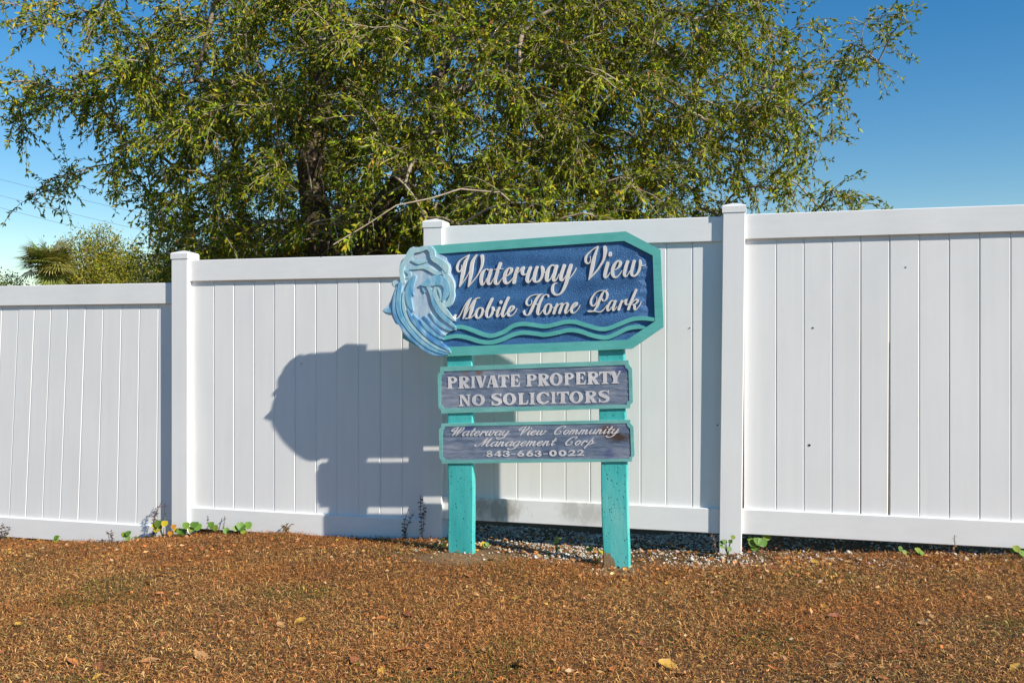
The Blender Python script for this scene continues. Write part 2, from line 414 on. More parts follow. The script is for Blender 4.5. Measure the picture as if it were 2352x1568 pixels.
def simplify(q, tol):
    def dp(a, b):
        if b <= a+1: return []
        s, e = q[a], q[b % len(q)]; d = e-s; L = np.hypot(*d)
        pts = q[a+1:b]
        dd = np.abs(d[0]*(pts[:, 1]-s[1])-d[1]*(pts[:, 0]-s[0]))/L if L > 1e-9 else np.hypot(*(pts-s).T)
        m_ = int(np.argmax(dd))
        if dd[m_] < tol: return []
        m_ += a+1; return dp(a, m_)+[m_]+dp(m_, b)
    far = int(np.argmax(np.hypot(*(q-q[0]).T)))
    return q[[0]+dp(0, far)+[far]+dp(far, len(q))]
def carve(name, loops, plane_y, top, depth, mat, parent, origin, bev=0.0):
    """solid of pixel outlines (source pixels of the 2500 wide photograph) standing 'depth' behind 'top' on a sign plane"""
    v = []; f = []; fronts = []
    for q in loops:
        P_ = [on_plane(x/1.0629, y/1.0629, plane_y, top) for x, y in q]; i0 = len(v); n = len(P_)
        v += P_; v += [p-N*depth for p in P_]; fronts.append((i0, n))
        f += [[i0+i, i0+n+i, i0+n+(i+1) % n, i0+(i+1) % n] for i in range(n)]
    vv = np.array(v); P2 = np.stack([(vv-vv[0])@T, (vv-vv[0])@UP], 1)
    def area(i0, n):
        q = P2[i0:i0+n]; return .5*np.sum(q[:, 0]*np.roll(q[:, 1], -1)-np.roll(q[:, 0], -1)*q[:, 1])
    def inside(pt, i0, n):
        q = P2[i0:i0+n]; r_ = np.roll(q, -1, 0)
        c_ = ((q[:, 1] > pt[1]) != (r_[:, 1] > pt[1])) & (pt[0] < (r_[:, 0]-q[:, 0])*(pt[1]-q[:, 1])/((r_[:, 1]-q[:, 1])+1e-15)+q[:, 0]); return c_.sum() % 2 == 1
    ar = [area(*fr) for fr in fronts]; sg = np.sign(ar[int(np.argmax(np.abs(ar)))])
    for (i0, n), a_ in zip(fronts, ar):
        if np.sign(a_) != sg: continue
        grp = [(i0, n)]+[fr for fr, b_ in zip(fronts, ar) if np.sign(b_) != sg and inside(P2[fr[0]], i0, n)]
        ids = [i for j0, m_ in grp for i in range(j0, j0+m_)]; off = {i: m_ for j0, m_ in grp for i in range(j0, j0+m_)}
        tri = tessellate_polygon([[Vector((*P2[i], 0)) for i in range(j0, j0+m_)] for j0, m_ in grp])
        for a, b, c_ in tri:
            A, B, Cc = ids[a], ids[b], ids[c_]
            if np.cross(vv[B]-vv[A], vv[Cc]-vv[A])@N < 0: B, Cc = Cc, B
            f.append([A, B, Cc]); f.append([A+off[A], Cc+off[Cc], B+off[B]])
    me_v = vv-np.asarray(origin)
    me = bpy.data.meshes.new(name); me.from_pydata(me_v.tolist(), [], f); me.validate(); me.update(); me.materials.append(mat)
    return link(bpy.data.objects.new(name, me), parent)
def zoomer(x0, y0, sc): return lambda pts: [(x0+p[0]*sc, y0+p[1]*sc)+((p[2]*sc,) if len(p) > 2 else ()) for p in pts]

# ------------------------------------------------------------------ entrance sign
SIGN_Y = 5.29
base = np.array([.15, 5.25, .015])
sign = tag(empty('entrance_sign', base), 'teal and blue carved wooden entrance sign with three boards on two turquoise posts', 'sign')
MAT_POST = post_mat(base)
MATB2 = slate_wood('weathered_slate_blue', [
    (tuple(on_plane(1102, 857, SIGN_Y)-base), .035, (1, 1, 1.4), (.16, .08, .045), .8), (tuple(on_plane(1071, 859, SIGN_Y)-base), .03, (1, 1, 1.4), (.16, .10, .07), .6),
    (tuple(on_plane(1432, 849, SIGN_Y)-base), .05, (.7, 1, 1.6), (.03, .045, .22), .7)])
MATB3 = slate_wood('weathered_slate_blue_stained', [
    (tuple(on_plane(1396, 990, SIGN_Y)-base), .075, (1, 1, 1.5), (.11, .05, .022), .92), (tuple(on_plane(1422, 1003, SIGN_Y)-base), .075, (.8, 1, 2.2), (.055, .026, .014), .95),
    (tuple(on_plane(1080, 981, SIGN_Y)-base), .05, (.8, 1, 1.6), (.03, .05, .20), .7), (tuple(on_plane(1400, 1042, SIGN_Y)-base), .05, (.8, 1, 1.6), (.035, .055, .20), .6)])
def sign_post(xb0, xb1, yb, xt0, xt1, yt, dip):
    b0 = on_plane(xb0, yb, SIGN_Y); b1 = on_plane(xb1, yb, SIGN_Y); t0 = on_plane(xt0, yt, SIGN_Y); t1 = on_plane(xt1, yt, SIGN_Y)
    ax = (t0-b0)/np.linalg.norm(t0-b0); b0 = b0-ax*.35; b1 = b1-ax*.35
    wd = .052; bv = .006; ring = [(0, .01), (bv, 0), (1-bv/wd, 0)]
    v = []; L = np.linalg.norm(t0-b0); n_lv = 14
    for k in range(n_lv+1):
        s = k/n_lv; a = b0+(t0-b0)*s; c = b1+(t1-b1)*s; e = c-a; w_ = np.linalg.norm(e); e = e/w_
        wob = .0022*math.sin(k*1.9+xb0)
        for du, dn in ((0, -bv), (bv, 0), (w_-bv, 0), (w_, -bv), (w_, -wd+bv), (w_-bv, -wd), (bv, -wd), (0, -wd+bv)):
            v.append(a+e*(du+wob)+N*dn)
    f = [[8*k+i, 8*k+8+i, 8*k+8+(i+1) % 8, 8*k+(i+1) % 8] for k in range(n_lv) for i in range(8)]
    f = [q[::-1] for q in f]+[list(range(8*n_lv, 8*n_lv+8))]
    return obj('post', v, f, MAT_POST, sign, base)
sign_post(1029.5, 1087, 1280, 1024.3, 1083, 572, 0)
sign_post(1385, 1446, 1306, 1366.7, 1427.3, 548, 0)

Z1 = zoomer(920, 550, 720/2352); Z2 = zoomer(920, 580, 240/1254); Z3 = zoomer(1050, 850, 520/2352)
def clip_grid(poly, step, plane_y, off, relief, mat, name, parent):
    """board field: fine sheet filling a pixel polygon, with carved relief"""
    p = np.array(poly); gx = np.arange(p[:, 0].min(), p[:, 0].max(), step); gy = np.arange(p[:, 1].min(), p[:, 1].max(), step)
    X, Y = np.meshgrid(gx, gy); ins = poly_sdf(X, Y, poly) > 0
    R = relief(X, Y); a = (X/1.0629-1176)/FP; b = -(Y/1.0629-784)/FP; s = (plane_y-off*KK)/(1-M*a)
    V = np.stack([a*s, s, EYE+b*s], -1)+N*R[..., None]
    idx = np.arange(X.size).reshape(X.shape); ok = ins[:-1, :-1] & ins[1:, :-1] & ins[:-1, 1:] & ins[1:, 1:]
    F = np.stack([idx[:-1, :-1], idx[1:, :-1], idx[1:, 1:], idx[:-1, 1:]], -1)[ok]
    used = np.unique(F); remap = np.full(X.size, -1); remap[used] = np.arange(len(used))
    return big(name, V.reshape(-1, 3)[used], remap[F], mat, parent, origin=base, smooth=True)
# --- upper board: slab, field, frame
FR = .020                                      # how far the frame face stands in front of the posts
outer = Z1([(430, 162), (1985, 48), (2262, 195), (2287, 808), (2030, 985), (470, 1048), (205, 900), (200, 330)])
inner = Z1([(455, 229), (1972, 124), (2200, 240), (2218, 765), (1995, 912), (480, 973), (330, 880), (320, 330)])
mid = Z1([(445, 195), (1980, 85), (2230, 217), (2252, 787), (2012, 948), (475, 1010), (270, 890), (262, 330)])
name_board = carve('name_board', [np.array(mid)], SIGN_Y, FR-.0215, .006, MAT_TEAL, sign, base)
name_board['label'] = 'large blue upper board with clipped corners and white script'
carve('frame', [np.array(outer), np.array(inner)[::-1]], SIGN_Y, FR, .027, MAT_TEAL, name_board, base)
def ripple(X, Y):
    r = .0022*np.sin((Y+.07*X)*.115+1.3*np.sin(X*.012)+.7)+.0012*np.sin((Y+.05*X)*.06+X*.017)
    edge = np.clip((X-(1560+6*np.sin(Y*.11)+4*np.sin(Y*.31)))/20, 0, 1)
    return r-.008*edge
clip_grid(mid, 2.2, SIGN_Y, FR-.0098, ripple, MAT_FIELD, 'field', name_board)
for pts in ([(600, 812, 30), (680, 810, 32), (760, 835, 34), (850, 870, 34), (920, 880, 34), (1010, 850, 34), (1090, 800, 34), (1170, 785, 34), (1260, 795, 34), (1340, 805, 34), (1420, 790, 34), (1500, 770, 34), (1580, 770, 34), (1680, 800, 34), (1780, 825, 34), (1850, 820, 34), (1940, 785, 34), (2030, 750, 34), (2110, 740, 34), (2210, 750, 30)],
            [(510, 905, 30), (580, 890, 32), (640, 882, 32), (720, 895, 34), (820, 925, 34), (910, 932, 34), (1000, 910, 34), (1090, 870, 34), (1170, 855, 34), (1260, 862, 34), (1340, 872, 34), (1440, 855, 34), (1530, 835, 34), (1620, 845, 34), (1720, 878, 34), (1820, 895, 34), (1900, 870, 34), (1990, 825, 34), (2060, 810, 34), (2120, 813, 24)]):
    carve('water_line', contours([('s', Z1(pts))], 1.0, .15), SIGN_Y, FR-.0015, .018, MAT_TEAL, name_board, base)
# --- breaking wave carved on the left end
def wave_mat(name, c0, c1, c2):
    m, t, b = new_mat(name)
    n1 = noise(t, 26, 5, coords(t, (1, 1, .35), (0, .5, 0)), .65); n2 = noise(t, 160, 3, coords(t), .6)
    col = ramp(t, n1.outputs[0], [(.34, c0), (.5, c1), (.66, c2)]).outputs[0]
    t.links.new(col, b.inputs['Base Color']); b.inputs['Roughness'].default_value = .45
    bump(t, b, mathn(t, 'ADD', n2.outputs[0], n1.outputs[0]), .3, .002); return m
W_POCK = wave_mat('wave_pocket_blue', (.24, .42, .58), (.44, .57, .68), (.58, .67, .73))
W_FOAM = wave_mat('wave_foam', (.26, .52, .60), (.40, .62, .68), (.54, .68, .68))
W_BODY = wave_mat('wave_body', (.09, .33, .56), (.20, .46, .64), (.38, .60, .70))
W_DEEP = wave_mat('wave_deep', (.06, .23, .50), (.15, .38, .62), (.36, .56, .70))
wave_out = [(700, 100), (740, 150), (765, 200), (830, 225), (880, 255), (895, 300), (930, 340), (942, 400), (935, 450), (965, 500), (995, 560), (1000, 620), (990, 680), (998, 740), (985, 800), (960, 855), (920, 890), (860, 895), (850, 900), (880, 960), (940, 1010), (1005, 1065), (960, 1075), (930, 1085), (1020, 1175), (950, 1180), (870, 1245), (800, 1300), (860, 1370), (945, 1460), (915, 1470), (920, 1495), (750, 1520), (640, 1445), (480, 1355), (330, 1225), (300, 1130), (275, 1112), (230, 1082), (200, 1020), (185, 985), (140, 990), (100, 965), (65, 930), (120, 880), (170, 820), (200, 740), (230, 650), (235, 638), (205, 625), (188, 590), (205, 555), (240, 540), (290, 545), (300, 500), (285, 430), (290, 360), (310, 300), (350, 260), (375, 240), (385, 190), (420, 135), (470, 115), (520, 135), (560, 115), (620, 100)]
wl = contours([('p', Z2(wave_out)), ('s', Z2([(480, 600, 200), (480, 900, 200)]))], .8, .12)
wave = carve('wave_carving', wl, SIGN_Y, FR+.002, .026, W_POCK, name_board, base)
strands = [
 (W_FOAM, .012, [(330, 560, 60), (313, 450, 52), (325, 360, 60), (372, 290, 60), (430, 195, 80), (480, 160, 70), (560, 150, 60), (640, 128, 50), (700, 170, 70), (720, 260, 70), (800, 310, 80), (870, 370, 90), (890, 430, 50)]),
 (W_FOAM, .010, [(840, 430, 30), (900, 510, 80), (945, 590, 80), (960, 680, 56), (955, 760, 66), (925, 830, 76), (870, 855, 56), (845, 820, 30)]),
 (W_FOAM, .008, [(430, 400, 20), (520, 385, 36), (600, 375, 46), (680, 405, 56), (760, 450, 50), (830, 450, 30)]),
 (W_FOAM, .007, [(450, 290, 26), (520, 320, 36), (590, 305, 40), (640, 300, 16)]),
 (W_FOAM, .007, [(360, 420, 24), (400, 440, 44), (420, 480, 36), (380, 515, 20)]),
 (W_BODY, .013, [(560, 600, 20), (620, 590, 60), (690, 560, 110), (780, 540, 130), (850, 570, 100), (890, 640, 80), (875, 730, 70), (835, 800, 30)]),
 (W_BODY, .011, [(650, 610, 50), (690, 700, 46), (725, 830, 46), (790, 940, 66), (860, 1020, 60), (940, 1090, 44), (1000, 1150, 14)]),
 (W_FOAM, .012, [(745, 640, 30), (740, 720, 50), (785, 820, 56), (850, 910, 66), (930, 1000, 44), (1000, 1060, 12)]),
 (W_BODY, .010, [(480, 500, 40), (430, 600, 80), (400, 720, 76), (420, 850, 60), (460, 935, 16)]),
 (W_BODY, .015, [(300, 590, 50), (276, 740, 50), (272, 880, 54), (302, 1000, 54), (362, 1100, 48), (452, 1220, 42), (552, 1320, 38), (672, 1405, 38), (800, 1462, 28), (905, 1486, 8)]),
 (W_DEEP, .012, [(262, 640, 40), (232, 760, 46), (217, 880, 46), (240, 1000, 48), (300, 1105, 46), (385, 1225, 42), (485, 1325, 38), (605, 1418, 38), (740, 1485, 34), (880, 1500, 10)]),
 (W_FOAM, .010, [(345, 690, 16), (335, 800, 30), (352, 930, 40), (405, 1060, 40), (480, 1162, 38), (572, 1262, 34), (695, 1358, 32), (812, 1422, 26), (940, 1464, 8)]),
 (W_DEEP, .013, [(390, 920, 16), (446, 1040, 34), (526, 1142, 34), (616, 1237, 32), (736, 1332, 30), (848, 1397, 22), (932, 1448, 8)]),
 (W_DEEP, .008, [(470, 560, 14), (455, 640, 26), (452, 700, 22), (470, 735, 10)]),
 (W_BODY, .008, [(590, 600, 12), (585, 650, 20), (610, 700, 10)]),
 (W_FOAM, .012, [(770, 640, 18), (800, 690, 26), (815, 760, 24), (800, 820, 10)]),
 (W_DEEP, .008, [(905, 620, 14), (930, 700, 22), (925, 780, 18), (900, 820, 8)]),
 (W_DEEP, .009, [(470, 990, 20), (560, 1120, 50), (650, 1220, 54), (760, 1310, 46), (870, 1390, 30), (930, 1440, 10)]),
 (W_BODY, .012, [(545, 1050, 16), (640, 1155, 40), (720, 1222, 40), (790, 1268, 30), (845, 1290, 10)]),
 (W_DEEP, .010, [(605, 1000, 14), (690, 1100, 36), (760, 1170, 36), (820, 1222, 30), (870, 1246, 10)]),
 (W_BODY, .008, [(680, 960, 14), (760, 1070, 36), (840, 1130, 36), (910, 1170, 26), (955, 1184, 10)]),
 (W_BODY, .006, [(195, 925, 76), (125, 928, 50), (80, 930, 16)]),
 (W_FOAM, .006, [(255, 572, 40), (222, 580, 40), (215, 606, 24)]),
 (W_BODY, .005, [(285, 1030, 40), (250, 1070, 40), (258, 1096, 16)])]
for m_, h_, pts in strands:
    carve('wave_strand', contours([('s', Z2(pts))], .7, .12), SIGN_Y, FR+.002+.8*h_, .8*h_+.003, m_, name_board, base)

# --- raised script of the upper board, traced
A = zoomer(1100, 590, 160/1930); B = zoomer(1240, 590, 180/2016); Cz = zoomer(1410, 585, 180/2171)
D = zoomer(1100, 700, 170/2352); E_ = zoomer(1260, 700, 170/2352); G_ = zoomer(1420, 690, 160/2352)
script = [
 (A, [[(320, 690, 18), (318, 790, 20), (280, 870, 40), (225, 870, 60), (185, 790, 60), (195, 690, 55), (260, 570, 40), (380, 480, 28), (500, 410, 30), (545, 375, 10)],
      [(545, 378, 10), (500, 470, 60), (430, 600, 95), (385, 780, 110), (350, 950, 108), (310, 1150, 80), (260, 1320, 28)], [(260, 1320, 28), (400, 1140, 24), (500, 980, 20), (570, 830, 26), (610, 700, 50)],
      [(765, 390, 36), (700, 480, 70), (640, 600, 100), (610, 760, 110), (595, 950, 105), (560, 1150, 80), (515, 1325, 28)], [(515, 1325, 28), (650, 1170, 28), (780, 1000, 30), (870, 830, 45), (920, 680, 65), (935, 530, 90), (925, 420, 105)]]),
 (A, [[(1100, 830, 40), (1050, 800, 26), (990, 850, 60), (930, 930, 95), (895, 1080, 105), (900, 1200, 95), (930, 1270, 60), (1000, 1210, 26), (1060, 1080, 20)], [(1185, 835, 95), (1140, 1000, 100), (1095, 1150, 95), (1110, 1240, 70), (1170, 1240, 40), (1240, 1130, 22), (1290, 1040, 18)]]),
 (A, [[(1460, 640, 95), (1400, 800, 95), (1340, 1000, 95), (1310, 1150, 90), (1320, 1225, 85), (1380, 1245, 50), (1440, 1180, 28), (1530, 1060, 20)], [(1290, 815, 22), (1540, 800, 20)]]),
 (A, [[(1640, 1020, 30), (1720, 960, 50), (1780, 880, 85), (1790, 800, 75), (1740, 770, 45), (1680, 810, 70), (1610, 920, 100), (1580, 1060, 105), (1590, 1170, 100), (1640, 1225, 70), (1720, 1200, 45), (1800, 1110, 28), (1860, 1030, 18)]]),
 (B, [[(255, 730, 85), (210, 860, 90), (180, 1000, 95), (160, 1115, 95)], [(265, 850, 22), (330, 780, 22), (385, 715, 50), (430, 695, 55)], [(415, 720, 80), (385, 800, 90), (400, 880, 75), (450, 900, 45), (500, 880, 25)]]),
 (B, [[(610, 710, 85), (560, 840, 95), (525, 980, 95), (520, 1060, 90), (560, 1110, 50), (620, 1060, 30), (680, 960, 25), (720, 860, 30)], [(790, 700, 85), (745, 830, 95), (715, 970, 95), (715, 1060, 80), (760, 1100, 45), (850, 1070, 60), (920, 970, 70), (950, 850, 85), (945, 750, 95), (925, 680, 60)], [(970, 800, 40), (1000, 840, 28), (1030, 820, 20)]]),
 (B, [[(1250, 650, 45), (1200, 640, 40), (1120, 720, 70), (1070, 850, 100), (1055, 980, 100), (1060, 1050, 90), (1100, 1070, 50), (1170, 1000, 26), (1220, 880, 20)], [(1325, 665, 90), (1285, 800, 95), (1245, 960, 90), (1240, 1040, 80), (1280, 1070, 45), (1350, 990, 24), (1400, 880, 20)]]),
 (B, [[(1535, 650, 90), (1490, 790, 95), (1450, 920, 95), (1440, 1010, 90), (1480, 1060, 55), (1540, 1000, 28), (1590, 920, 24)], [(1720, 645, 95), (1665, 800, 100), (1630, 950, 105), (1590, 1120, 95), (1530, 1270, 80), (1460, 1390, 55), (1370, 1450, 45), (1280, 1440, 60), (1220, 1370, 75), (1210, 1270, 75), (1250, 1170, 55), (1330, 1130, 22), (1360, 1135, 10)], [(1640, 1040, 26), (1740, 930, 22), (1820, 810, 20), (1865, 715, 12)]]),
 (Cz, [[(370, 490, 16), (380, 600, 20), (350, 680, 35), (290, 700, 50), (235, 640, 65), (240, 520, 70), (300, 420, 50), (420, 310, 32), (540, 230, 36), (610, 185, 10)], [(610, 185, 10), (565, 290, 55), (510, 450, 85), (470, 600, 105), (435, 770, 110), (400, 940, 100), (360, 1090, 60), (320, 1185, 16)], [(320, 1185, 16), (430, 1060, 45), (560, 920, 45), (680, 740, 50), (760, 600, 65), (800, 450, 95), (810, 310, 110), (800, 220, 100)]]),
 (Cz, [[(885, 685, 95), (840, 850, 100), (805, 1000, 100), (800, 1080, 90), (830, 1120, 55), (890, 1070, 35), (960, 970, 24)], [(962, 395, 100), (955, 455, 105)]]),
 (Cz, [[(1100, 890, 25), (1190, 830, 50), (1250, 740, 85), (1255, 660, 80), (1200, 620, 50), (1140, 660, 70), (1070, 760, 95), (1030, 880, 100), (1030, 1010, 100), (1070, 1090, 75), (1150, 1100, 45), (1240, 1010, 30), (1310, 910, 22)]]),
 (Cz, [[(1470, 645, 90), (1420, 790, 95), (1385, 940, 95), (1375, 1030, 90), (1410, 1085, 45), (1480, 1030, 30), (1540, 920, 25)], [(1665, 630, 95), (1625, 770, 95), (1590, 930, 95), (1590, 1020, 85), (1640, 1070, 50), (1720, 1040, 60), (1800, 920, 75), (1840, 780, 85), (1845, 680, 90), (1840, 610, 70)], [(1870, 740, 40), (1910, 770, 30), (1970, 760, 22), (2010, 720, 16)]]),
 (D, [[(150, 960, 70), (125, 1020, 70), (170, 1080, 40), (250, 1040, 30), (330, 930, 28), (400, 790, 28), (480, 620, 30), (570, 500, 45), (640, 430, 60), (700, 370, 12)], [(690, 380, 20), (610, 500, 80), (560, 620, 100), (510, 780, 105), (470, 930, 75), (410, 1080, 20)], [(410, 1080, 20), (520, 900, 24), (620, 730, 26), (720, 560, 45), (800, 460, 60), (880, 390, 55), (970, 370, 35)], [(830, 450, 60), (770, 560, 95), (720, 700, 105), (680, 850, 100), (640, 990, 65), (600, 1055, 30)], [(505, 1070, 40), (580, 1060, 35), (660, 1050, 40), (740, 1000, 30), (810, 920, 22)]]),
 (D, [[(1050, 720, 40), (980, 710, 50), (900, 780, 75), (845, 900, 80), (850, 1000, 70), (900, 1060, 50), (980, 1030, 60), (1050, 930, 85), (1080, 820, 85), (1070, 750, 60), (1050, 720, 40)], [(1080, 790, 30), (1130, 830, 28), (1190, 830, 20)]]),
 (D, [[(1395, 410, 90), (1330, 540, 95), (1260, 700, 95), (1210, 860, 85), (1200, 960, 75), (1240, 1030, 45), (1310, 1020, 50), (1380, 930, 75), (1420, 820, 80), (1425, 720, 85), (1410, 690, 60)], [(1440, 770, 30), (1480, 810, 25), (1540, 790, 20)]]),
 (D, [[(1640, 710, 85), (1590, 820, 90), (1560, 940, 80), (1570, 1010, 55), (1630, 980, 30), (1700, 880, 20)], [(1697, 500, 92), (1690, 540, 92)]]),
 (D, [[(1945, 370, 90), (1880, 500, 95), (1810, 680, 95), (1750, 850, 90), (1740, 960, 80), (1770, 1010, 50), (1830, 960, 30), (1900, 850, 20)]]),
 (D, [[(1990, 860, 25), (2070, 790, 50), (2125, 710, 75), (2110, 660, 60), (2050, 660, 55), (1980, 750, 85), (1935, 870, 90), (1940, 950, 75), (1990, 990, 45), (2080, 960, 30), (2170, 860, 22), (2240, 730, 12)]]),
 (E_, [[(515, 450, 16), (520, 540, 20), (480, 610, 35), (400, 630, 45), (345, 570, 60), (350, 480, 65), (410, 380, 50), (520, 300, 35), (700, 260, 28), (900, 245, 20)], [(870, 250, 25), (760, 310, 80), (680, 420, 95), (610, 570, 100), (540, 720, 100), (480, 850, 85), (420, 940, 55), (350, 960, 35), (280, 920, 60), (255, 850, 70), (275, 800, 40)], [(590, 600, 28), (720, 590, 28)], [(1080, 340, 40), (1080, 290, 60), (1020, 260, 35), (920, 310, 50), (850, 430, 85), (790, 560, 95), (740, 720, 100), (715, 850, 95), (740, 930, 70), (800, 920, 35), (860, 850, 25), (910, 770, 18)]]),
 (E_, [[(1130, 580, 40), (1080, 580, 50), (1000, 650, 75), (945, 780, 80), (960, 880, 70), (1010, 930, 50), (1080, 900, 60), (1140, 800, 80), (1170, 690, 85), (1160, 610, 60), (1130, 580, 40)], [(1180, 690, 30), (1230, 705, 28), (1300, 690, 20)]]),
 (E_, [[(1380, 585, 75), (1330, 700, 85), (1280, 840, 90), (1268, 895, 88)], [(1350, 720, 22), (1430, 620, 25), (1520, 560, 45), (1560, 590, 80)], [(1550, 610, 85), (1510, 720, 90), (1470, 840, 90), (1458, 880, 88)], [(1530, 710, 22), (1620, 590, 28), (1710, 540, 45), (1740, 590, 70)], [(1740, 600, 85), (1700, 710, 90), (1660, 820, 90), (1670, 885, 65), (1730, 860, 30), (1800, 770, 22)]]),
 (E_, [[(1900, 740, 25), (1980, 670, 50), (2040, 590, 80), (2040, 540, 60), (1980, 550, 55), (1900, 650, 85), (1855, 770, 90), (1870, 850, 75), (1930, 885, 45), (2010, 840, 30), (2100, 730, 22), (2165, 610, 12)]]),
 (G_, [[(540, 520, 16), (545, 620, 22), (510, 740, 40), (440, 820, 55), (370, 820, 60), (325, 740, 70), (335, 620, 70), (400, 480, 55), (520, 350, 36), (660, 285, 30), (800, 280, 35), (890, 340, 70), (915, 450, 85), (890, 570, 65), (820, 650, 40), (740, 640, 40), (740, 590, 56)], [(800, 310, 40), (740, 400, 80), (670, 540, 100), (610, 690, 105), (540, 860, 85), (440, 1000, 40)], [(860, 280, 30), (945, 230, 12)], [(240, 1020, 70), (330, 1025, 65), (460, 1020, 40), (620, 1050, 35), (720, 1020, 45), (820, 920, 30), (900, 800, 22)]]),
 (G_, [[(1130, 650, 40), (1080, 645, 45), (1010, 710, 70), (940, 830, 85), (915, 930, 85), (940, 1000, 65), (1010, 970, 35), (1070, 870, 22)], [(1205, 660, 90), (1160, 780, 90), (1120, 900, 90), (1130, 985, 70), (1190, 960, 30), (1270, 850, 20)]]),
 (G_, [[(1440, 655, 85), (1390, 780, 90), (1340, 910, 95), (1322, 965, 92)], [(1400, 780, 22), (1490, 680, 24), (1560, 620, 45), (1620, 605, 55)], [(1600, 630, 70), (1570, 710, 85), (1590, 780, 60), (1650, 780, 30), (1700, 750, 20)]]),
 (G_, [[(1950, 260, 90), (1890, 400, 95), (1810, 590, 95), (1730, 790, 95), (1672, 950, 92)], [(1800, 740, 22), (1890, 640, 35), (1980, 600, 55), (2010, 640, 70), (1960, 730, 60), (1880, 780, 35), (1830, 780, 30)], [(1860, 790, 60), (1900, 860, 90), (1890, 930, 90), (1930, 970, 40), (2010, 900, 25), (2090, 780, 22), (2140, 670, 10)]])]
for z_, strokes in script:
    carve('letter', contours([('s', [(x, y, w_*.93) for x, y, w_ in z_(s)]) for s in strokes], .55, .10), SIGN_Y, FR-.001-.0006*random.random(), .018, MAT_LETTER, name_board, base)

# --- the two lower boards
F2 = .010
def plaque(name, label, outer, inner, mid, mat):
    b_ = carve(name, [np.array(Z3(mid))], SIGN_Y, F2-.0085, .004, MAT_TEAL_OLD, sign, base); b_['label'] = label
    carve('frame', [np.array(Z3(outer)), np.array(Z3(inner))[::-1]], SIGN_Y, F2, .013, MAT_TEAL_OLD, b_, base)
    clip_grid(Z3(mid), 3.0, SIGN_Y, F2-.0030, lambda X, Y: .0006*np.sin(Y*1.7+np.sin(X*.02)*2)+.0005*np.sin(Y*.6+X*.01), mat, 'field', b_)
    return b_
notice = plaque('notice_board', 'weathered slate blue board warning off solicitors in serif capitals',
    [(108, 205), (2190, 132), (2196, 178), (2230, 225), (2240, 592), (2211, 620), (2208, 660), (125, 718), (121, 682), (92, 652), (82, 290), (110, 258)],
    [(150, 255), (2148, 183), (2158, 216), (2190, 240), (2200, 575), (2174, 595), (2170, 622), (150, 661), (142, 640), (118, 618), (122, 300), (146, 284)],
    [(128, 230), (2168, 158), (2178, 196), (2210, 232), (2219, 584), (2193, 607), (2190, 640), (138, 690), (132, 662), (106, 636), (102, 295), (128, 270)], MATB2)
contact = plaque('contact_board', 'weathered slate blue lowest board with script and a telephone number',
    [(125, 830), (2210, 788), (2213, 827), (2245, 862), (2258, 1180), (2231, 1206), (2228, 1250), (130, 1270), (127, 1241), (100, 1206), (97, 895), (124, 866)],
    [(160, 862), (2170, 826), (2180, 860), (2210, 885), (2220, 1185), (2196, 1204), (2190, 1219), (160, 1230), (156, 1214), (135, 1194), (140, 905), (160, 886)],
    [(142, 846), (2190, 807), (2197, 843), (2227, 874), (2239, 1182), (2213, 1205), (2209, 1235), (145, 1250), (142, 1228), (117, 1200), (118, 900), (142, 876)], MATB3)
SERIF_FOOT = lambda a, b_, y=0, s=1: ('p', [(a, y), (b_, y), (b_, y+s*.05), ((a+b_)/2+.18*(b_-a)+.1, y+s*.13), ((a+b_)/2-.18*(b_-a)-.1, y+s*.13), (a, y+s*.05)])
def bar(x0, x1, y0=0, y1=1): return ('p', [(x0, y0), (x1, y0), (x1, y1), (x0, y1)])
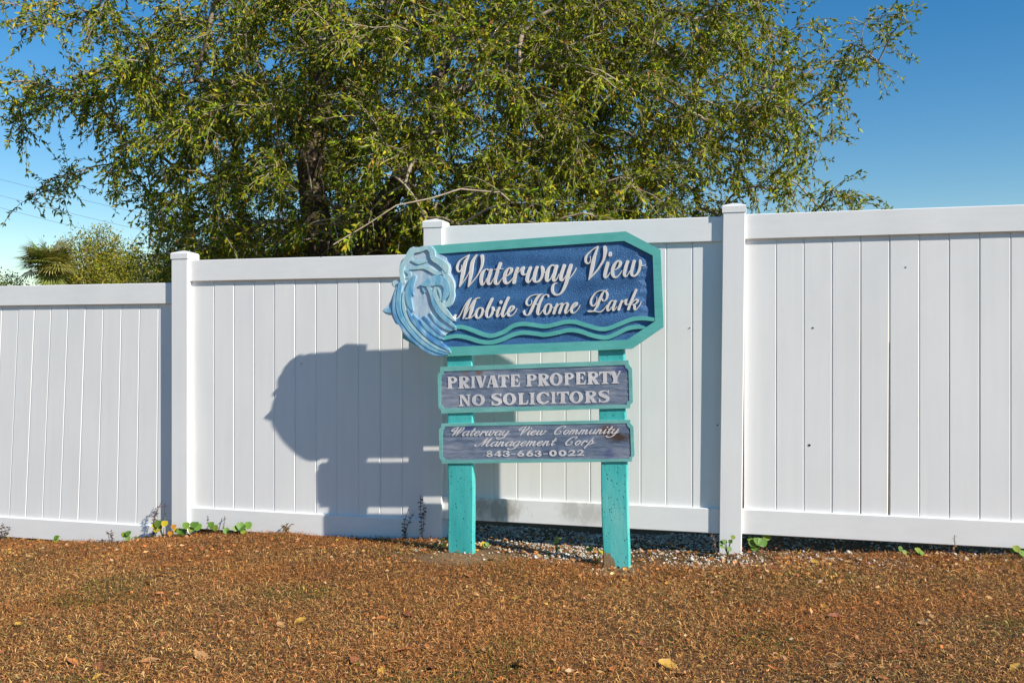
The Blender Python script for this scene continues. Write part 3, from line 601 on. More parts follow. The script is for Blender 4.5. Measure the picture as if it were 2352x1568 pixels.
SER = {
 'I': [bar(.24, .76), SERIF_FOOT(0, 1), SERIF_FOOT(0, 1, 1, -1)],
 'P': [bar(.12, .46), SERIF_FOOT(0, .58), bar(0, .5, .94, 1), ('e', (.54, .72, .46, .285)), ('-e', (.55, .745, .14, .135)), bar(.14, .42, .4, .95)],
 'R': [bar(.10, .42), SERIF_FOOT(0, .52), bar(0, .5, .94, 1), ('e', (.48, .73, .42, .275)), ('-e', (.49, .75, .12, .13)), bar(.12, .38, .4, .95), ('p', [(.40, .50), (.62, .50), (.92, .08), (1, .05), (1, 0), (.62, 0), (.36, .46)])],
 'V': [('p', [(0, 1), (.48, 1), (.48, .95), (.62, .40), (.76, .93), (.68, .95), (.68, 1), (1, 1), (1, .95), (.93, .92), (.64, 0), (.42, 0), (.1, .93), (0, .95)])],
 'A': [('p', [(.36, 1), (.66, 1), (.94, .08), (1, .05), (1, 0), (.5, 0), (.5, .05), (.57, .08)]), ('p', [(.36, 1), (.50, 1), (.22, .08), (.32, .05), (.32, 0), (0, 0), (0, .05), (.09, .08)]), bar(.2, .6, .28, .38)],
 'T': [bar(.33, .67, 0, .95), SERIF_FOOT(.2, .8), ('p', [(0, 1), (1, 1), (1, .62), (.94, .66), (.86, .8), (.67, .87), (.33, .87), (.14, .8), (.06, .66), (0, .62)])],
 'E': [bar(.12, .48), ('p', [(0, 1), (.92, 1), (.95, .66), (.88, .70), (.75, .86), (.4, .89), (0, .95)]), ('p', [(.4, .57), (.60, .58), (.70, .70), (.76, .70), (.76, .36), (.70, .36), (.60, .48), (.4, .49)]), ('p', [(0, 0), (.94, 0), (1, .40), (.94, .38), (.80, .16), (.4, .12), (0, .05)])],
 'O': [('e', (.5, .5, .5, .53)), ('-e', (.5, .5, .20, .37))],
 'Y': [('p', [(0, 1), (.45, 1), (.45, .95), (.66, .5), (.66, .4), (.3, .4), (.06, .95), (0, .95)]), ('p', [(.66, 1), (1, 1), (1, .95), (.93, .92), (.66, .4), (.52, .42), (.77, .94), (.66, .95)]), bar(.30, .66, 0, .46), SERIF_FOOT(.15, .81)],
 'N': [bar(.10, .25, 0, .95), ('p', [(0, 1), (.34, 1), (.82, .34), (.88, 0), (.74, 0), (.14, .88), (0, .95)]), bar(.75, .90, .0, .97), SERIF_FOOT(-.02, .36), SERIF_FOOT(.64, 1.0, 1, -1)],
 'S': [('s', [(.86, .72, .06), (.78, .87, .10), (.5, .94, .13), (.22, .85, .22), (.19, .69, .28), (.45, .54, .30), (.80, .38, .30), (.80, .19, .26), (.55, .06, .14), (.25, .09, .12), (.12, .28, .06)]), ('p', [(.80, 1), (.92, 1), (.92, .68), (.86, .70)]), ('p', [(.05, 0), (.16, 0), (.14, .3), (.05, .36)])],
 'L': [bar(.14, .50), SERIF_FOOT(0, .64, 1, -1), ('p', [(0, 0), (.94, 0), (1, .42), (.94, .40), (.80, .16), (.4, .12), (0, .05)])],
 'C': [('e', (.52, .5, .52, .53)), ('-e', (.58, .5, .27, .37)), ('-p', [(.62, .30), (1.1, .24), (1.1, .72), (.62, .64)]), ('p', [(.84, 1), (.93, 1), (.93, .62), (.84, .64)])],
 '8': [('e', (.5, .74, .43, .27)), ('e', (.5, .28, .5, .29)), ('-e', (.5, .75, .15, .085)), ('-e', (.5, .28, .17, .10))],
 '4': [('p', [(0, .2), (0, .36), (.55, 1), (.85, 1), (.85, .36), (1, .36), (1, .2), (.85, .2), (.85, 0), (.5, 0), (.5, .2)]), ('-p', [(.28, .37), (.5, .37), (.5, .66)])],
 '3': [('e', (.48, .74, .45, .27)), ('e', (.48, .28, .52, .29)), ('-e', (.42, .75, .15, .085)), ('-e', (.42, .28, .17, .10)), ('-p', [(-.1, .38), (.40, .42), (.40, .62), (-.1, .64)])],
 '6': [('s', [(.78, .93, .16), (.48, .80, .30), (.22, .5, .34)]), ('e', (.5, .33, .5, .34)), ('-e', (.5, .32, .17, .11))],
 '0': [('e', (.5, .5, .5, .52)), ('-e', (.5, .5, .17, .25))],
 '2': [('s', [(.14, .66, .2), (.3, .86, .22), (.6, .88, .24), (.80, .70, .28), (.6, .42, .26), (.22, .14, .22)]), bar(0, 1, 0, .22)],
 '-': [bar(0, 1, .36, .52)]}
def place_box(prims, x0, x1, yt, yb, slope=-.036):
    W_, H_ = x1-x0, yb-yt
    fx = lambda x, y: (x0+x*W_, yb-y*H_+slope*(x-.5)*W_)
    out = []
    for k, a in prims:
        if k == 's': out.append((k, [(*fx(x, y), w_*H_) for x, y, w_ in a]))
        elif k in ('p', '-p'): out.append((k, [fx(*q) for q in a]))
        else: out.append((k, (*fx(a[0], a[1]), a[2]*W_, a[3]*H_)))
    return out
def box_letters(rows, parent, mat):
    for ch, ox, oy, sc, x0, x1, yt, yb in rows:
        pr = place_box(SER[ch], ox+x0*sc, ox+x1*sc, oy+yt*sc, oy+yb*sc)
        carve('letter', contours(pr, .5, .09, .42), SIGN_Y, F2-.0005, .007, mat, parent, base)
G0 = (1070, 890, 230/2352); H0 = (1290, 880, 260/2352)
rows = [(c, *G0, a, b_, t_, d_) for c, a, b_, t_, d_ in (('P', 210, 470, 295, 602), ('R', 490, 790, 285, 597), ('I', 795, 930, 282, 587), ('V', 905, 1215, 272, 582), ('A', 1190, 1505, 262, 574), ('T', 1482, 1765, 252, 567), ('E', 1780, 2040, 240, 557), ('P', 2185, 2448, 232, 544), ('N', 510, 805, 742, 1037), ('O', 832, 1160, 742, 1022), ('S', 1312, 1592, 712, 1017), ('O', 1605, 1940, 712, 1002), ('L', 1970, 2242, 702, 1000))]
rows += [(c, *H0, a, b_, t_, d_) for c, a, b_, t_, d_ in (('R', 195, 475, 285, 562), ('O', 465, 750, 276, 550), ('P', 775, 1005, 267, 542), ('E', 1025, 1270, 252, 533), ('R', 1290, 1575, 244, 527), ('T', 1555, 1820, 236, 517), ('Y', 1790, 2055, 226, 507), ('I', 12, 150, 702, 970), ('C', 172, 462, 697, 957), ('I', 480, 615, 688, 956), ('T', 620, 893, 680, 951), ('O', 900, 1205, 677, 938), ('R', 1235, 1525, 664, 936), ('S', 1535, 1797, 652, 926))]
box_letters(rows, notice, MAT_LETTER_OLD)
I0 = (1080, 1020, 230/2352); J0 = (1290, 1020, 260/2352)
rows = [(c, *I0, a, b_, t_, d_) for c, a, b_, t_, d_ in (('8', 1085, 1255, 817, 972), ('4', 1282, 1475, 815, 970), ('3', 1502, 1690, 810, 968), ('-', 1712, 1832, 808, 966), ('6', 1860, 2042, 808, 964), ('6', 2082, 2272, 806, 962))]
rows += [(c, *J0, a, b_, t_, d_) for c, a, b_, t_, d_ in (('3', 130, 297, 712, 854), ('-', 320, 422, 712, 852), ('0', 452, 627, 708, 846), ('0', 660, 838, 706, 843), ('2', 866, 1045, 704, 840), ('2', 1060, 1232, 700, 836))]
box_letters(rows, contact, MAT_LETTER_OLD)
# small running script of the lowest board: (advance, strokes) with x-height 1
n1_ = [(.2, 1, .22), (.15, .5, .27), (.12, .06, .27)]
SC = {
 'a': (1.15, [[(.85, .92, .14), (.55, 1, .14), (.2, .75, .26), (.1, .35, .3), (.3, .03, .2), (.6, .2, .1), (.85, .8, .1)], [(.9, .95, .26), (.82, .4, .28), (.9, .06, .2), (1.2, .3, .12)]]),
 't': (.78, [[(.4, 1.55, .26), (.3, .8, .28), (.28, .3, .28), (.42, .03, .18), (.8, .35, .12)], [(.02, 1.02, .14), (.7, 1.05, .14)]]),
 'e': (.95, [[(.2, .45, .12), (.55, .55, .14), (.72, .8, .2), (.5, 1, .14), (.2, .75, .26), (.1, .35, .28), (.35, .03, .2), (.65, .1, .14), (1, .4, .12)]]),
 'r': (.9, [[(.3, .95, .24), (.22, .5, .28), (.18, .06, .28)], [(.25, .45, .12), (.5, .85, .16), (.72, .96, .24)], [(.7, .9, .26), (.64, .7, .2), (.92, .62, .12)]]),
 'w': (1.55, [[(.2, .95, .24), (.12, .4, .28), (.25, .05, .2), (.55, .2, .12), (.7, .6, .12)], [(.72, .95, .24), (.65, .4, .28), (.8, .05, .2), (1.15, .3, .16), (1.25, .8, .24), (1.15, .96, .2)], [(1.25, .8, .12), (1.58, .75, .12)]]),
 'y': (1.2, [[(.2, .95, .24), (.12, .4, .28), (.3, .05, .2), (.6, .2, .12), (.8, .7, .12)], [(.88, .95, .26), (.8, .3, .28), (.72, -.3, .24), (.4, -.68, .16), (-.15, -.72, .2), (-.45, -.52, .16), (-.25, -.35, .1)], [(.78, -.05, .12), (1.25, .45, .12)]]),
 'i': (.58, [[(.25, .95, .24), (.17, .4, .28), (.27, .05, .2), (.6, .35, .12)], [(.25, 1.42, .27), (.27, 1.45, .27)]]),
 'o': (.98, [[(.5, 1, .14), (.2, .75, .26), (.12, .35, .28), (.35, .03, .16), (.68, .3, .26), (.75, .7, .26), (.5, 1, .14)], [(.72, .75, .12), (1, .7, .12)]]),
 'm': (1.6, [n1_, [(.15, .4, .12), (.4, .85, .14), (.58, .96, .2), (.65, .7, .26), (.6, .06, .26)], [(.62, .4, .12), (.88, .85, .14), (1.06, .96, .2), (1.12, .7, .26), (1.08, .25, .26), (1.2, .04, .18), (1.58, .35, .12)]]),
 'n': (1.12, [n1_, [(.15, .4, .12), (.4, .85, .14), (.58, .96, .2), (.65, .7, .26), (.61, .25, .26), (.73, .04, .18), (1.1, .35, .12)]]),
 'u': (1.12, [[(.2, .95, .24), (.12, .4, .28), (.3, .05, .2), (.6, .2, .12), (.78, .7, .12)], [(.82, .95, .26), (.75, .35, .28), (.85, .05, .2), (1.15, .35, .12)]]),
 'g': (1.2, [[(.85, .92, .14), (.55, 1, .14), (.2, .75, .26), (.1, .35, .3), (.3, .03, .2), (.6, .2, .12), (.85, .8, .12)], [(.9, .95, .26), (.8, .2, .28), (.7, -.35, .24), (.38, -.68, .16), (-.15, -.72, .2), (-.4, -.52, .16), (-.2, -.36, .1)], [(.76, -.05, .12), (1.25, .35, .12)]]),
 'p': (1.1, [[(.55, 1.45, .2), (.35, .6, .26), (.1, -.65, .26)], [(.3, .5, .12), (.6, .92, .16), (.85, .7, .26), (.75, .25, .2), (.48, .05, .14), (.3, .15, .1)], [(.7, .15, .12), (1.35, .5, .12)]]),
 'W': (1.95, [[(.25, 1.3, .1), (.2, 1.05, .16), (-.05, 1.02, .2), (-.1, 1.35, .2), (.3, 1.75, .14), (.7, 1.88, .1)], [(.7, 1.86, .14), (.55, 1, .3), (.5, .04, .14)], [(.5, .04, .14), (.95, 1, .14), (1.2, 1.6, .16)], [(1.25, 1.82, .18), (1.1, 1, .3), (1.05, .04, .14)], [(1.05, .04, .14), (1.5, .9, .16), (1.65, 1.6, .24), (1.55, 1.85, .2)]]),
 'V': (1.45, [[(.25, 1.3, .1), (.2, 1.05, .16), (-.05, 1.02, .2), (-.1, 1.35, .2), (.3, 1.75, .14), (.7, 1.88, .1)], [(.7, 1.86, .14), (.6, 1, .3), (.55, .04, .14)], [(.55, .04, .14), (1.0, .9, .18), (1.25, 1.5, .26), (1.2, 1.8, .24)]]),
 'C': (1.6, [[(1.2, 1.45, .2), (1.4, 1.72, .18), (1.05, 1.88, .13), (.55, 1.6, .22), (.2, .9, .3), (.25, .3, .28), (.6, .04, .18), (1, .2, .14), (1.15, .6, .16), (.95, .85, .14), (.78, .65, .12)]]),
 'M': (2.0, [[(-.3, .42, .24), (-.38, .2, .22), (-.1, .03, .16), (.3, .4, .12), (.75, 1.5, .16), (.95, 1.82, .16)], [(.95, 1.82, .16), (.82, 1, .3), (.72, .06, .14)], [(.72, .06, .14), (1.2, 1.2, .14), (1.6, 1.82, .16)], [(1.6, 1.8, .18), (1.42, 1, .3), (1.4, .3, .28), (1.55, .04, .18), (1.95, .35, .12)]])}
def script_word(word, x0, yb0, x1, yb1, xh, parent, slant=.62):
    adv = sum(SC[c][0] for c in word); tot = adv*xh
    L = x1-x0; kx = L/tot/1.02; pen = 0
    dx, dy = 1.0, (yb1-yb0)/L
    for c in word:
        pr = []
        for st in SC[c][1]:
            q = []
            for x, y, w_ in st:
                X_ = (pen+x)*xh*kx+slant*y*xh
                q.append((x0+X_, yb0-y*xh+dy*X_, w_*xh*1.12))
            pr.append(('s', q))
        carve('letter', contours(pr, .42, .08, .12), SIGN_Y, F2-.0005-.0005*random.random(), .007, MAT_LETTER_OLD, parent, base)
        pen += SC[c][0]
def IJ(z, x, y): return z[0]+x*z[2], z[1]+y*z[2]
for wd, a, b_, xh in (('Waterway', IJ(I0, 170, 448), IJ(I0, 1660, 436), 11.2), ('View', IJ(I0, 1850, 430), IJ(J0, 375, 374), 11.2), ('Community', IJ(J0, 520, 370), IJ(J0, 2000, 343), 11.2), ('Management', IJ(I0, 850, 714), IJ(J0, 600, 606), 11.2), ('Corp', IJ(J0, 770, 606), IJ(J0, 1430, 592), 11.2)):
    script_word(wd, *a, *b_, xh, contact)

# ------------------------------------------------------------------ foliage tools
def leaves_mesh(P, D, size, asp, col, droop=.15):
    """P (n,3) leaf bases, D (n,3) directions, size (n,), col (n,3) -> verts, quads, colours; each leaf two bent quads"""
    n = len(P); D = D/np.linalg.norm(D, axis=1, keepdims=True)
    r = rng.normal(size=(n, 3))*.8+np.array(SUN)*.8; r[:, 2] += .15
    S = np.cross(D, r); S /= np.linalg.norm(S, axis=1, keepdims=True)+1e-9; Nn = np.cross(S, D)
    L = size[:, None]; W = L*asp*.5; cup = L*asp*.18
    mid_ = P+D*L*.5-Nn*L*droop*.2; tip = P+D*L-Nn*L*droop
    a = P+D*L*.28; b = P+D*L*.68-Nn*L*droop*.45
    h_ = P+D*L*.45-Nn*L*droop*.2
    V = np.stack([P, h_+S*W+Nn*cup, tip, h_-S*W+Nn*cup, h_], 1).reshape(-1, 3)
    k = np.arange(n)[:, None]*5
    T3 = np.concatenate([k+np.array([[0, 4, 1]]), k+np.array([[1, 4, 2]]), k+np.array([[0, 3, 4]]), k+np.array([[3, 2, 4]])], 0)
    return V, T3, np.repeat(col, 5, 0)
def tubes(A_, B_, ra, rb, sides=5):
    A_ = np.asarray(A_, float); B_ = np.asarray(B_, float); n = len(A_)
    d = B_-A_; d /= np.linalg.norm(d, axis=1, keepdims=True)+1e-9
    h = np.where(np.abs(d[:, 2:3]) < .9, np.array([[0, 0, 1.]]), np.array([[1., 0, 0]]))
    s = np.cross(d, h); s /= np.linalg.norm(s, axis=1, keepdims=True); q = np.cross(d, s)
    an = np.arange(sides)*2*math.pi/sides
    ring = s[:, None, :]*np.cos(an)[None, :, None]+q[:, None, :]*np.sin(an)[None, :, None]
    V = np.concatenate([A_[:, None, :]+ring*np.asarray(ra)[:, None, None], B_[:, None, :]+ring*np.asarray(rb)[:, None, None]], 1).reshape(-1, 3)
    k = np.arange(n)[:, None]*2*sides; F = []
    for i in range(sides): j = (i+1) % sides; F.append(k+np.array([[i, j, sides+j, sides+i]]))
    return V, np.concatenate(F, 0)
def pal(n, cols, w_, var=.18):
    c = np.array(cols)[rng.choice(len(cols), n, p=np.array(w_)/sum(w_))]
    return np.clip(c*(1+rng.normal(0, var, (n, 1)))*(1+rng.normal(0, var*.4, (n, 3))), .004, .9)
def tube_path(name, pts, radii, mat, parent, origin, sides=12, rough=.0):
    p = np.array(pts, float); V = []
    for i in range(len(p)):
        d = p[min(i+1, len(p)-1)]-p[max(i-1, 0)]; d /= np.linalg.norm(d)
        s = np.cross(d, [.1, 1, .2]); s /= np.linalg.norm(s); q = np.cross(d, s)
        for k in range(sides):
            a = 2*math.pi*k/sides; rr = radii[i]*(1+rough*math.sin(3*a+i*.9)+rough*random.uniform(-1, 1))
            V.append(p[i]+(s*math.cos(a)+q*math.sin(a))*rr)
    F = [[i*sides+k, i*sides+(k+1) % sides, (i+1)*sides+(k+1) % sides, (i+1)*sides+k] for i in range(len(p)-1) for k in range(sides)]
    F.append(list(range((len(p)-1)*sides, len(p)*sides)))
    return obj(name, V, F, mat, parent, origin, smooth=True)
def at(px, py, Y): return np.array([(px-1176)/FP*Y, Y, EYE-(py-784)/FP*Y])

# ------------------------------------------------------------------ oak behind the fence
tree_o = np.array([-1.9, 10.1, float(ground_z(-1.9, 10.1))])
oak = tag(empty('oak_tree', tree_o), 'broad spreading oak with small narrow leaves rising behind the fence', 'tree')
def smooth_path(pts, k=6): return catmull([tuple(p) for p in pts], k)
def spath(pts, k=5):
    p = np.array(pts, float); out = []
    q = np.vstack([2*p[0]-p[1], p, 2*p[-1]-p[-2]])
    for i in range(1, len(q)-2):
        a, b, c, d = q[i-1:i+3]
        for s in np.arange(k)/k: out.append(.5*(2*b+(c-a)*s+(2*a-5*b+4*c-d)*s*s+(3*b-3*c+d-a)*s**3))
    out.append(p[-1]); return np.array(out)
t1 = spath([(-2.0, 10.1, -.25), at(748, 640, 10.1), at(738, 560, 10.1), at(722, 470, 10.1), at(712, 380, 10.05), at(735, 260, 10.1), at(745, 130, 10.2), at(770, 0, 10.3), at(790, -200, 10.4)])
t2 = spath([(-1.55, 10.15, -.25), at(842, 640, 10.1), at(852, 560, 10.1), at(880, 480, 10.05), at(925, 400, 10.0), at(975, 300, 10.1), at(1010, 180, 10.3), at(1060, 20, 10.5), at(1080, -150, 10.6)])
r1 = np.interp(np.arange(len(t1)), [0, 8, 14, 20, 30, len(t1)-1], [.21, .16, .15, .14, .085, .03]); r2 = np.interp(np.arange(len(t2)), [0, 8, 14, 20, 30, len(t2)-1], [.17, .14, .13, .11, .07, .025])
tube_path('trunk', t1, r1, MAT_BARK, oak, tree_o, 14, .05); tube_path('trunk', t2, r2, MAT_BARK, oak, tree_o, 14, .05)
nodes = [p for p in t1[12:]]+[p for p in t2[12:]]; par = [-1]*len(nodes)
def grow(target, steps, arch, jit):
    arr = np.array(nodes); d = np.linalg.norm(arr-target, axis=1)
    d = d+.9*np.maximum(0, arr[:, 2]-target[2]-.4)*0.3
    i = int(np.argmin(d)); p0 = arr[i]; L = np.linalg.norm(target-p0); last = i; ids = []
    n = max(2, int(L/.22)) if steps is None else steps
    for k in range(1, n+1):
        s = k/n; q = p0+(target-p0)*s+UP*arch*L*math.sin(math.pi*s)+(rng.normal(0, jit*L, 3)*(s < 1))
        nodes.append(q); par.append(last); last = len(nodes)-1; ids.append(last)
    return ids
CC = np.array([-.75, 10.1, 3.9])
# main limbs first
for a_ in range(15):
    th = a_*2*math.pi/15+rng.uniform(-.15, .15); el = [-.10, .25, .6][a_ % 3]+rng.uniform(-.1, .1)
    tgt = CC+np.array([math.cos(th)*math.cos(el)*2.9, math.sin(th)*math.cos(el)*2.4, math.sin(el)*2.6]); grow(tgt, 9, .16, .012)
def hidden_palm(q):                                    # keep the view to the palm open at the lower left
    px = 1176+FP*q[0]/q[1]; py = 784-FP*(q[2]-EYE)/q[1]
    return (px < 330 and py > 430) or (px < 230 and py > 330 and rng.random() < .6)
targets = []
while len(targets) < 1750:
    v = rng.normal(size=3); v /= np.linalg.norm(v); r_ = rng.uniform(.10, 1)**(1/2.3)
    q = CC+v*r_*np.array([3.75, 3.3, 3.1])
    if q[2] < 2.0-.2*rng.random(): q[2] = 2.0+abs(rng.normal(0, .5))
    if q[1] < 6.6 or q[2] > 7.2 or hidden_palm(q): continue
    if 784-FP*(q[2]-EYE)/q[1] < -160 and rng.random() < .6: continue
    if q[2] > 5.4 and rng.random() < .45: continue
    if q[1] > 11.5 and rng.random() < .35: continue
    targets.append(q)
for _ in range(95):                                    # loose skirts: lower left and right flanks
    sgn = rng.choice([-1, 1], p=[.5, .5]); Yq = rng.uniform(8.2, 11.5)
    q = np.array([-.75+sgn*rng.uniform(3.2, 4.5), Yq, rng.uniform(1.9, 4.8)]); targets += [] if hidden_palm(q) else [q]
targets.sort(key=lambda q: np.linalg.norm(q-CC))
ends = []
for q in targets: ends.append(grow(q, None, .10, .02))
for px, py, Yq in ((2066, 26, 8.6), (1955, 100, 8.8), (1930, 178, 8.9), (1905, 232, 8.9), (1850, 375, 9.0), (1830, 480, 9.0), (1815, 440, 9.0), (60, 460, 9.6), (60, 330, 9.0), (15, 250, 8.8), (-40, 150, 8.8), (70, 200, 9.0), (150, 430, 9.5), (160, 380, 9.3), (1240, 470, 6.8), (1120, 440, 6.6)):
    ends.append(grow(at(px, py, Yq), None, .08, .012))
short = grow(at(765, 562, 5.93), None, .08, .012); ends.append(short)
nodes = np.array(nodes); par = np.array(par)
cnt = np.zeros(len(nodes))
for i in range(len(nodes)-1, -1, -1):
    cnt[i] += 1
    if par[i] >= 0: cnt[par[i]] += cnt[i]
rad = .0022*np.sqrt(cnt)*1.05+.0012; rad = np.minimum(rad, .075)
m_ = par >= 0; ia = par[m_]; ib = np.nonzero(m_)[0]
bV, bF = tubes(nodes[ia], nodes[ib], np.minimum(rad[ia], rad[ib]*1.35), rad[ib], 5)
# twigs with leaves
LP, LD, TA, TB = [], [], [], []
for ids in ends:
    pts = nodes[[par[ids[0]]]+ids]; L = np.linalg.norm(np.diff(pts, axis=0), axis=1).sum()
    keep = pts[-min(len(pts), 6 if ids is not short else 2):]
    dirm = keep[-1]-keep[0]; dirm /= np.linalg.norm(dirm)+1e-9
    for _ in range(rng.integers(8, 12) if ids is not short else 4):
        s = rng.uniform(0, len(keep)-1.001); i = int(s); p = keep[i]+(keep[i+1]-keep[i])*(s-i)
        d = dirm*.8+rng.normal(0, .65, 3); d[2] -= .12; d /= np.linalg.norm(d)
        ln = rng.uniform(.16, .46) if ids is not short else .12; seg = 4; q = p
        for k in range(seg):
            d2 = d+np.array([0, 0, -.16*(k+1)])+rng.normal(0, .10, 3); d2 /= np.linalg.norm(d2); q2 = q+d2*ln/seg
            TA.append(q); TB.append(q2)
            for j in range(rng.integers(4, 7)):
                LP.append(q+(q2-q)*rng.random()); LD.append(d2*.75+rng.normal(0, .55, 3)+np.array([0, 0, -.08]))
            q = q2
        for j in range(3): LP.append(q); LD.append(d2+rng.normal(0, .4, 3))
LP = np.array(LP); LD = np.array(LD)
lx = 1176+FP*LP[:, 0]/LP[:, 1]; ly = 784-FP*(LP[:, 2]-EYE)/LP[:, 1]                 # bare stretches of the two trunks
bare = (LP[:, 1] < 10.0) & (((np.abs(lx-(728+(ly-480)*.15)) < 46) & (ly > 340)) | ((np.abs(lx-(852+(560-ly)*.45)) < 46) & (ly > 380)))
kp = ~bare | (rng.random(len(LP)) < .10); LP, LD = LP[kp], LD[kp]; nl = len(LP)
TA = np.array(TA); TB = np.array(TB); tx = 1176+FP*TA[:, 0]/TA[:, 1]; ty = 784-FP*(TA[:, 2]-EYE)/TA[:, 1]
kt = ~((TA[:, 1] < 10.0) & (((np.abs(tx-(728+(ty-480)*.15)) < 46) & (ty > 340)) | ((np.abs(tx-(852+(560-ty)*.45)) < 46) & (ty > 380)))); TA, TB = TA[kt], TB[kt]
bV2, bF2 = tubes(TA, TB, np.full(len(TA), .0030), np.full(len(TA), .0022), 3)
br = big('branches', bV, bF, MAT_TWIG, oak, origin=tree_o, smooth=True); tag(br, kind='stuff')
tw = big('twigs', bV2, bF2, MAT_TWIG, oak, origin=tree_o, smooth=True); tag(tw, kind='stuff')
GREEN = [(.065, .115, .008), (.155, .215, .009), (.285, .315, .012), (.42, .37, .02), (.38, .15, .02)]
lc = pal(nl, GREEN, [.17, .31, .335, .165, .02], .22)
cl = vnoise(LP[:, 0]*1.1+40, LP[:, 2]*1.1+LP[:, 1]*.7+40, 9)[:, None]; lc = lc*(.75+.5*cl)
V, F3, c3 = leaves_mesh(LP, LD, rng.uniform(.036, .070, nl), .33, lc, .12)
cr = big('crown', V, F3, MAT_LEAF, oak, col=c3, origin=tree_o); tag(cr, kind='stuff')

# ------------------------------------------------------------------ shrubs and palm beyond the fence
def shrub(name, label, c, rx, ry, rz, n, cols, wts, leaf=(.025, .05), asp=.42, group=None):
    o0 = np.array([c[0], c[1], float(ground_z(c[0], c[1]))]); e = tag(empty(name, o0), label, 'shrub', group)
    A_, B_, rA = [], [], []; lp, ld = [], []
    nb = max(40, n//170)
    for _ in range(nb):
        v = rng.normal(size=3); v[2] = abs(v[2])-.15; v /= np.linalg.norm(v); r_ = rng.uniform(.2, 1)**.5*(1+.14*math.sin(v[0]*5+c[0])*math.cos(v[2]*6))
        tip = np.array(c)+v*r_*np.array([rx, ry, rz]); tip[2] = max(tip[2], o0[2]+.15)
        st = o0+np.array([rng.uniform(-.15, .15), rng.uniform(-.15, .15), 0]); mid_ = (st+tip)/2+UP*.12*rz+rng.normal(0, .05, 3)
        pts = spath([st, mid_, tip], 4)
        for a, b in zip(pts[:-1], pts[1:]): A_.append(a); B_.append(b); rA.append(.011*(1-len(rA) % 8/11))
        m = int(n/nb)
        s = 1-.35*rng.random(m)[:, None]**1.5; base_ = st+(tip-st)*s+UP*.12*rz*np.sin(math.pi*s)
        lp.append(base_+rng.normal(0, .13, (m, 3))*np.array([rx, ry, rz])/max(rx, .4)*.8); ld.append(v*.5+rng.normal(0, .7, (m, 3)))
    V, F = tubes(A_, B_, np.array(rA), np.array(rA)*.8, 4); big('stems', V, F, MAT_TWIG, e, origin=o0)
    lp = np.concatenate(lp); ld = np.concatenate(ld); k = len(lp)
    V, F, cc = leaves_mesh(lp, ld, rng.uniform(*leaf, k), asp, pal(k, cols, wts, .2), .1)
    tag(big('foliage', V, F, MAT_LEAF, e, col=cc, origin=o0), kind='stuff'); return e
YG = [(.26, .245, .016), (.34, .30, .022), (.15, .18, .014), (.06, .085, .010), (.36, .27, .05)]
DG = [(.07, .11, .012), (.13, .17, .015), (.22, .23, .02), (.04, .065, .01), (.26, .22, .04)]
shrub('leafy_shrub', 'yellow-green rounded shrub beside the fan palm', at(225, 640, 23), 1.6, 1.3, 1.35, 26000, YG, [.34, .26, .22, .12, .06], (.045, .09))
shrub('leafy_shrub', 'low yellow-green shrub between the palm shrub and the leftmost fence post', at(335, 655, 21.5), 1.1, 1.2, 1.05, 15000, YG, [.34, .2, .26, .15, .05], (.045, .08))
shrub('leafy_shrub', 'dark green shrub under the oak left of its trunk', at(470, 610, 13.6), 1.05, .9, .85, 16000, DG, [.3, .32, .2, .13, .05])
shrub('leafy_shrub', 'bright leafy shrub directly left of the straight oak trunk', at(610, 590, 13.2), 1.1, .9, .85, 15000, YG, [.30, .22, .28, .15, .05])
shrub('leafy_shrub', 'bright leafy shrub showing between the two oak trunks', at(800, 585, 13.0), .85, .9, .75, 12000, YG, [.30, .22, .28, .15, .05])
shrub('leafy_shrub', 'dark shrub behind the leaning oak trunk', at(950, 570, 12.8), .9, .9, .75, 12000, DG, [.3, .32, .2, .13, .05])
shrub('leafy_shrub', 'small distant olive shrub at the far left edge', at(5, 655, 21), .75, .8, .38, 3500, DG, [.3, .2, .1, .35, .05], (.04, .08))
pc = at(112, 608, 21.0); po = np.array([pc[0], pc[1], float(ground_z(pc[0], pc[1]))])
palm = tag(empty('palm_tree', po), 'fan palm with spiky olive fronds at the far left behind the fence', 'tree')
tube_path('trunk', spath([po, po*.5+pc*.5+[.05, 0, 0], pc]), np.full(11, .16), MAT_BARK, palm, po, 10, .06)
PC = [(.24, .26, .05), (.34, .32, .07), (.15, .18, .035), (.42, .35, .12)]
for k in range(46):
    v = rng.normal(size=3); v[2] = v[2]*.75+.25; v /= np.linalg.norm(v); st = rng.uniform(.18, .40); hub = pc+v*st*np.array([1, 1, .9])
    V, F, cc = [], [], []; c0 = pal(1, PC, [.35, .3, .2, .15], .2)[0]
    s = np.cross(v, [0, 0, 1.]); s /= np.linalg.norm(s)+1e-9; q = np.cross(s, v)
    for j in range(22):
        a = (j-10.5)/10.5*1.75; d = v*math.cos(a)+s*math.sin(a); ln = rng.uniform(.40, .56)*(1-.10*abs(a)); wd = np.cross(d, q); wd /= np.linalg.norm(wd)
        b0 = hub; m1 = hub+d*ln*.55+q*.015; tip = hub+d*ln-UP*.10*ln-q*.02; i = len(V)
        V += [b0, m1+wd*.018, tip, m1-wd*.018]; F.append([i, i+1, i+2, i+3]); cc += [c0*rng.uniform(.8, 1.2)]*4
    i = len(V); V += [pc-s*.012, pc+s*.012, hub+s*.01, hub-s*.01]; F.append([i, i+1, i+2, i+3]); cc += [np.array([.16, .15, .05])]*4
    big('frond', np.array(V), np.array(F), MAT_LEAF, palm, col=np.array(cc), origin=po)

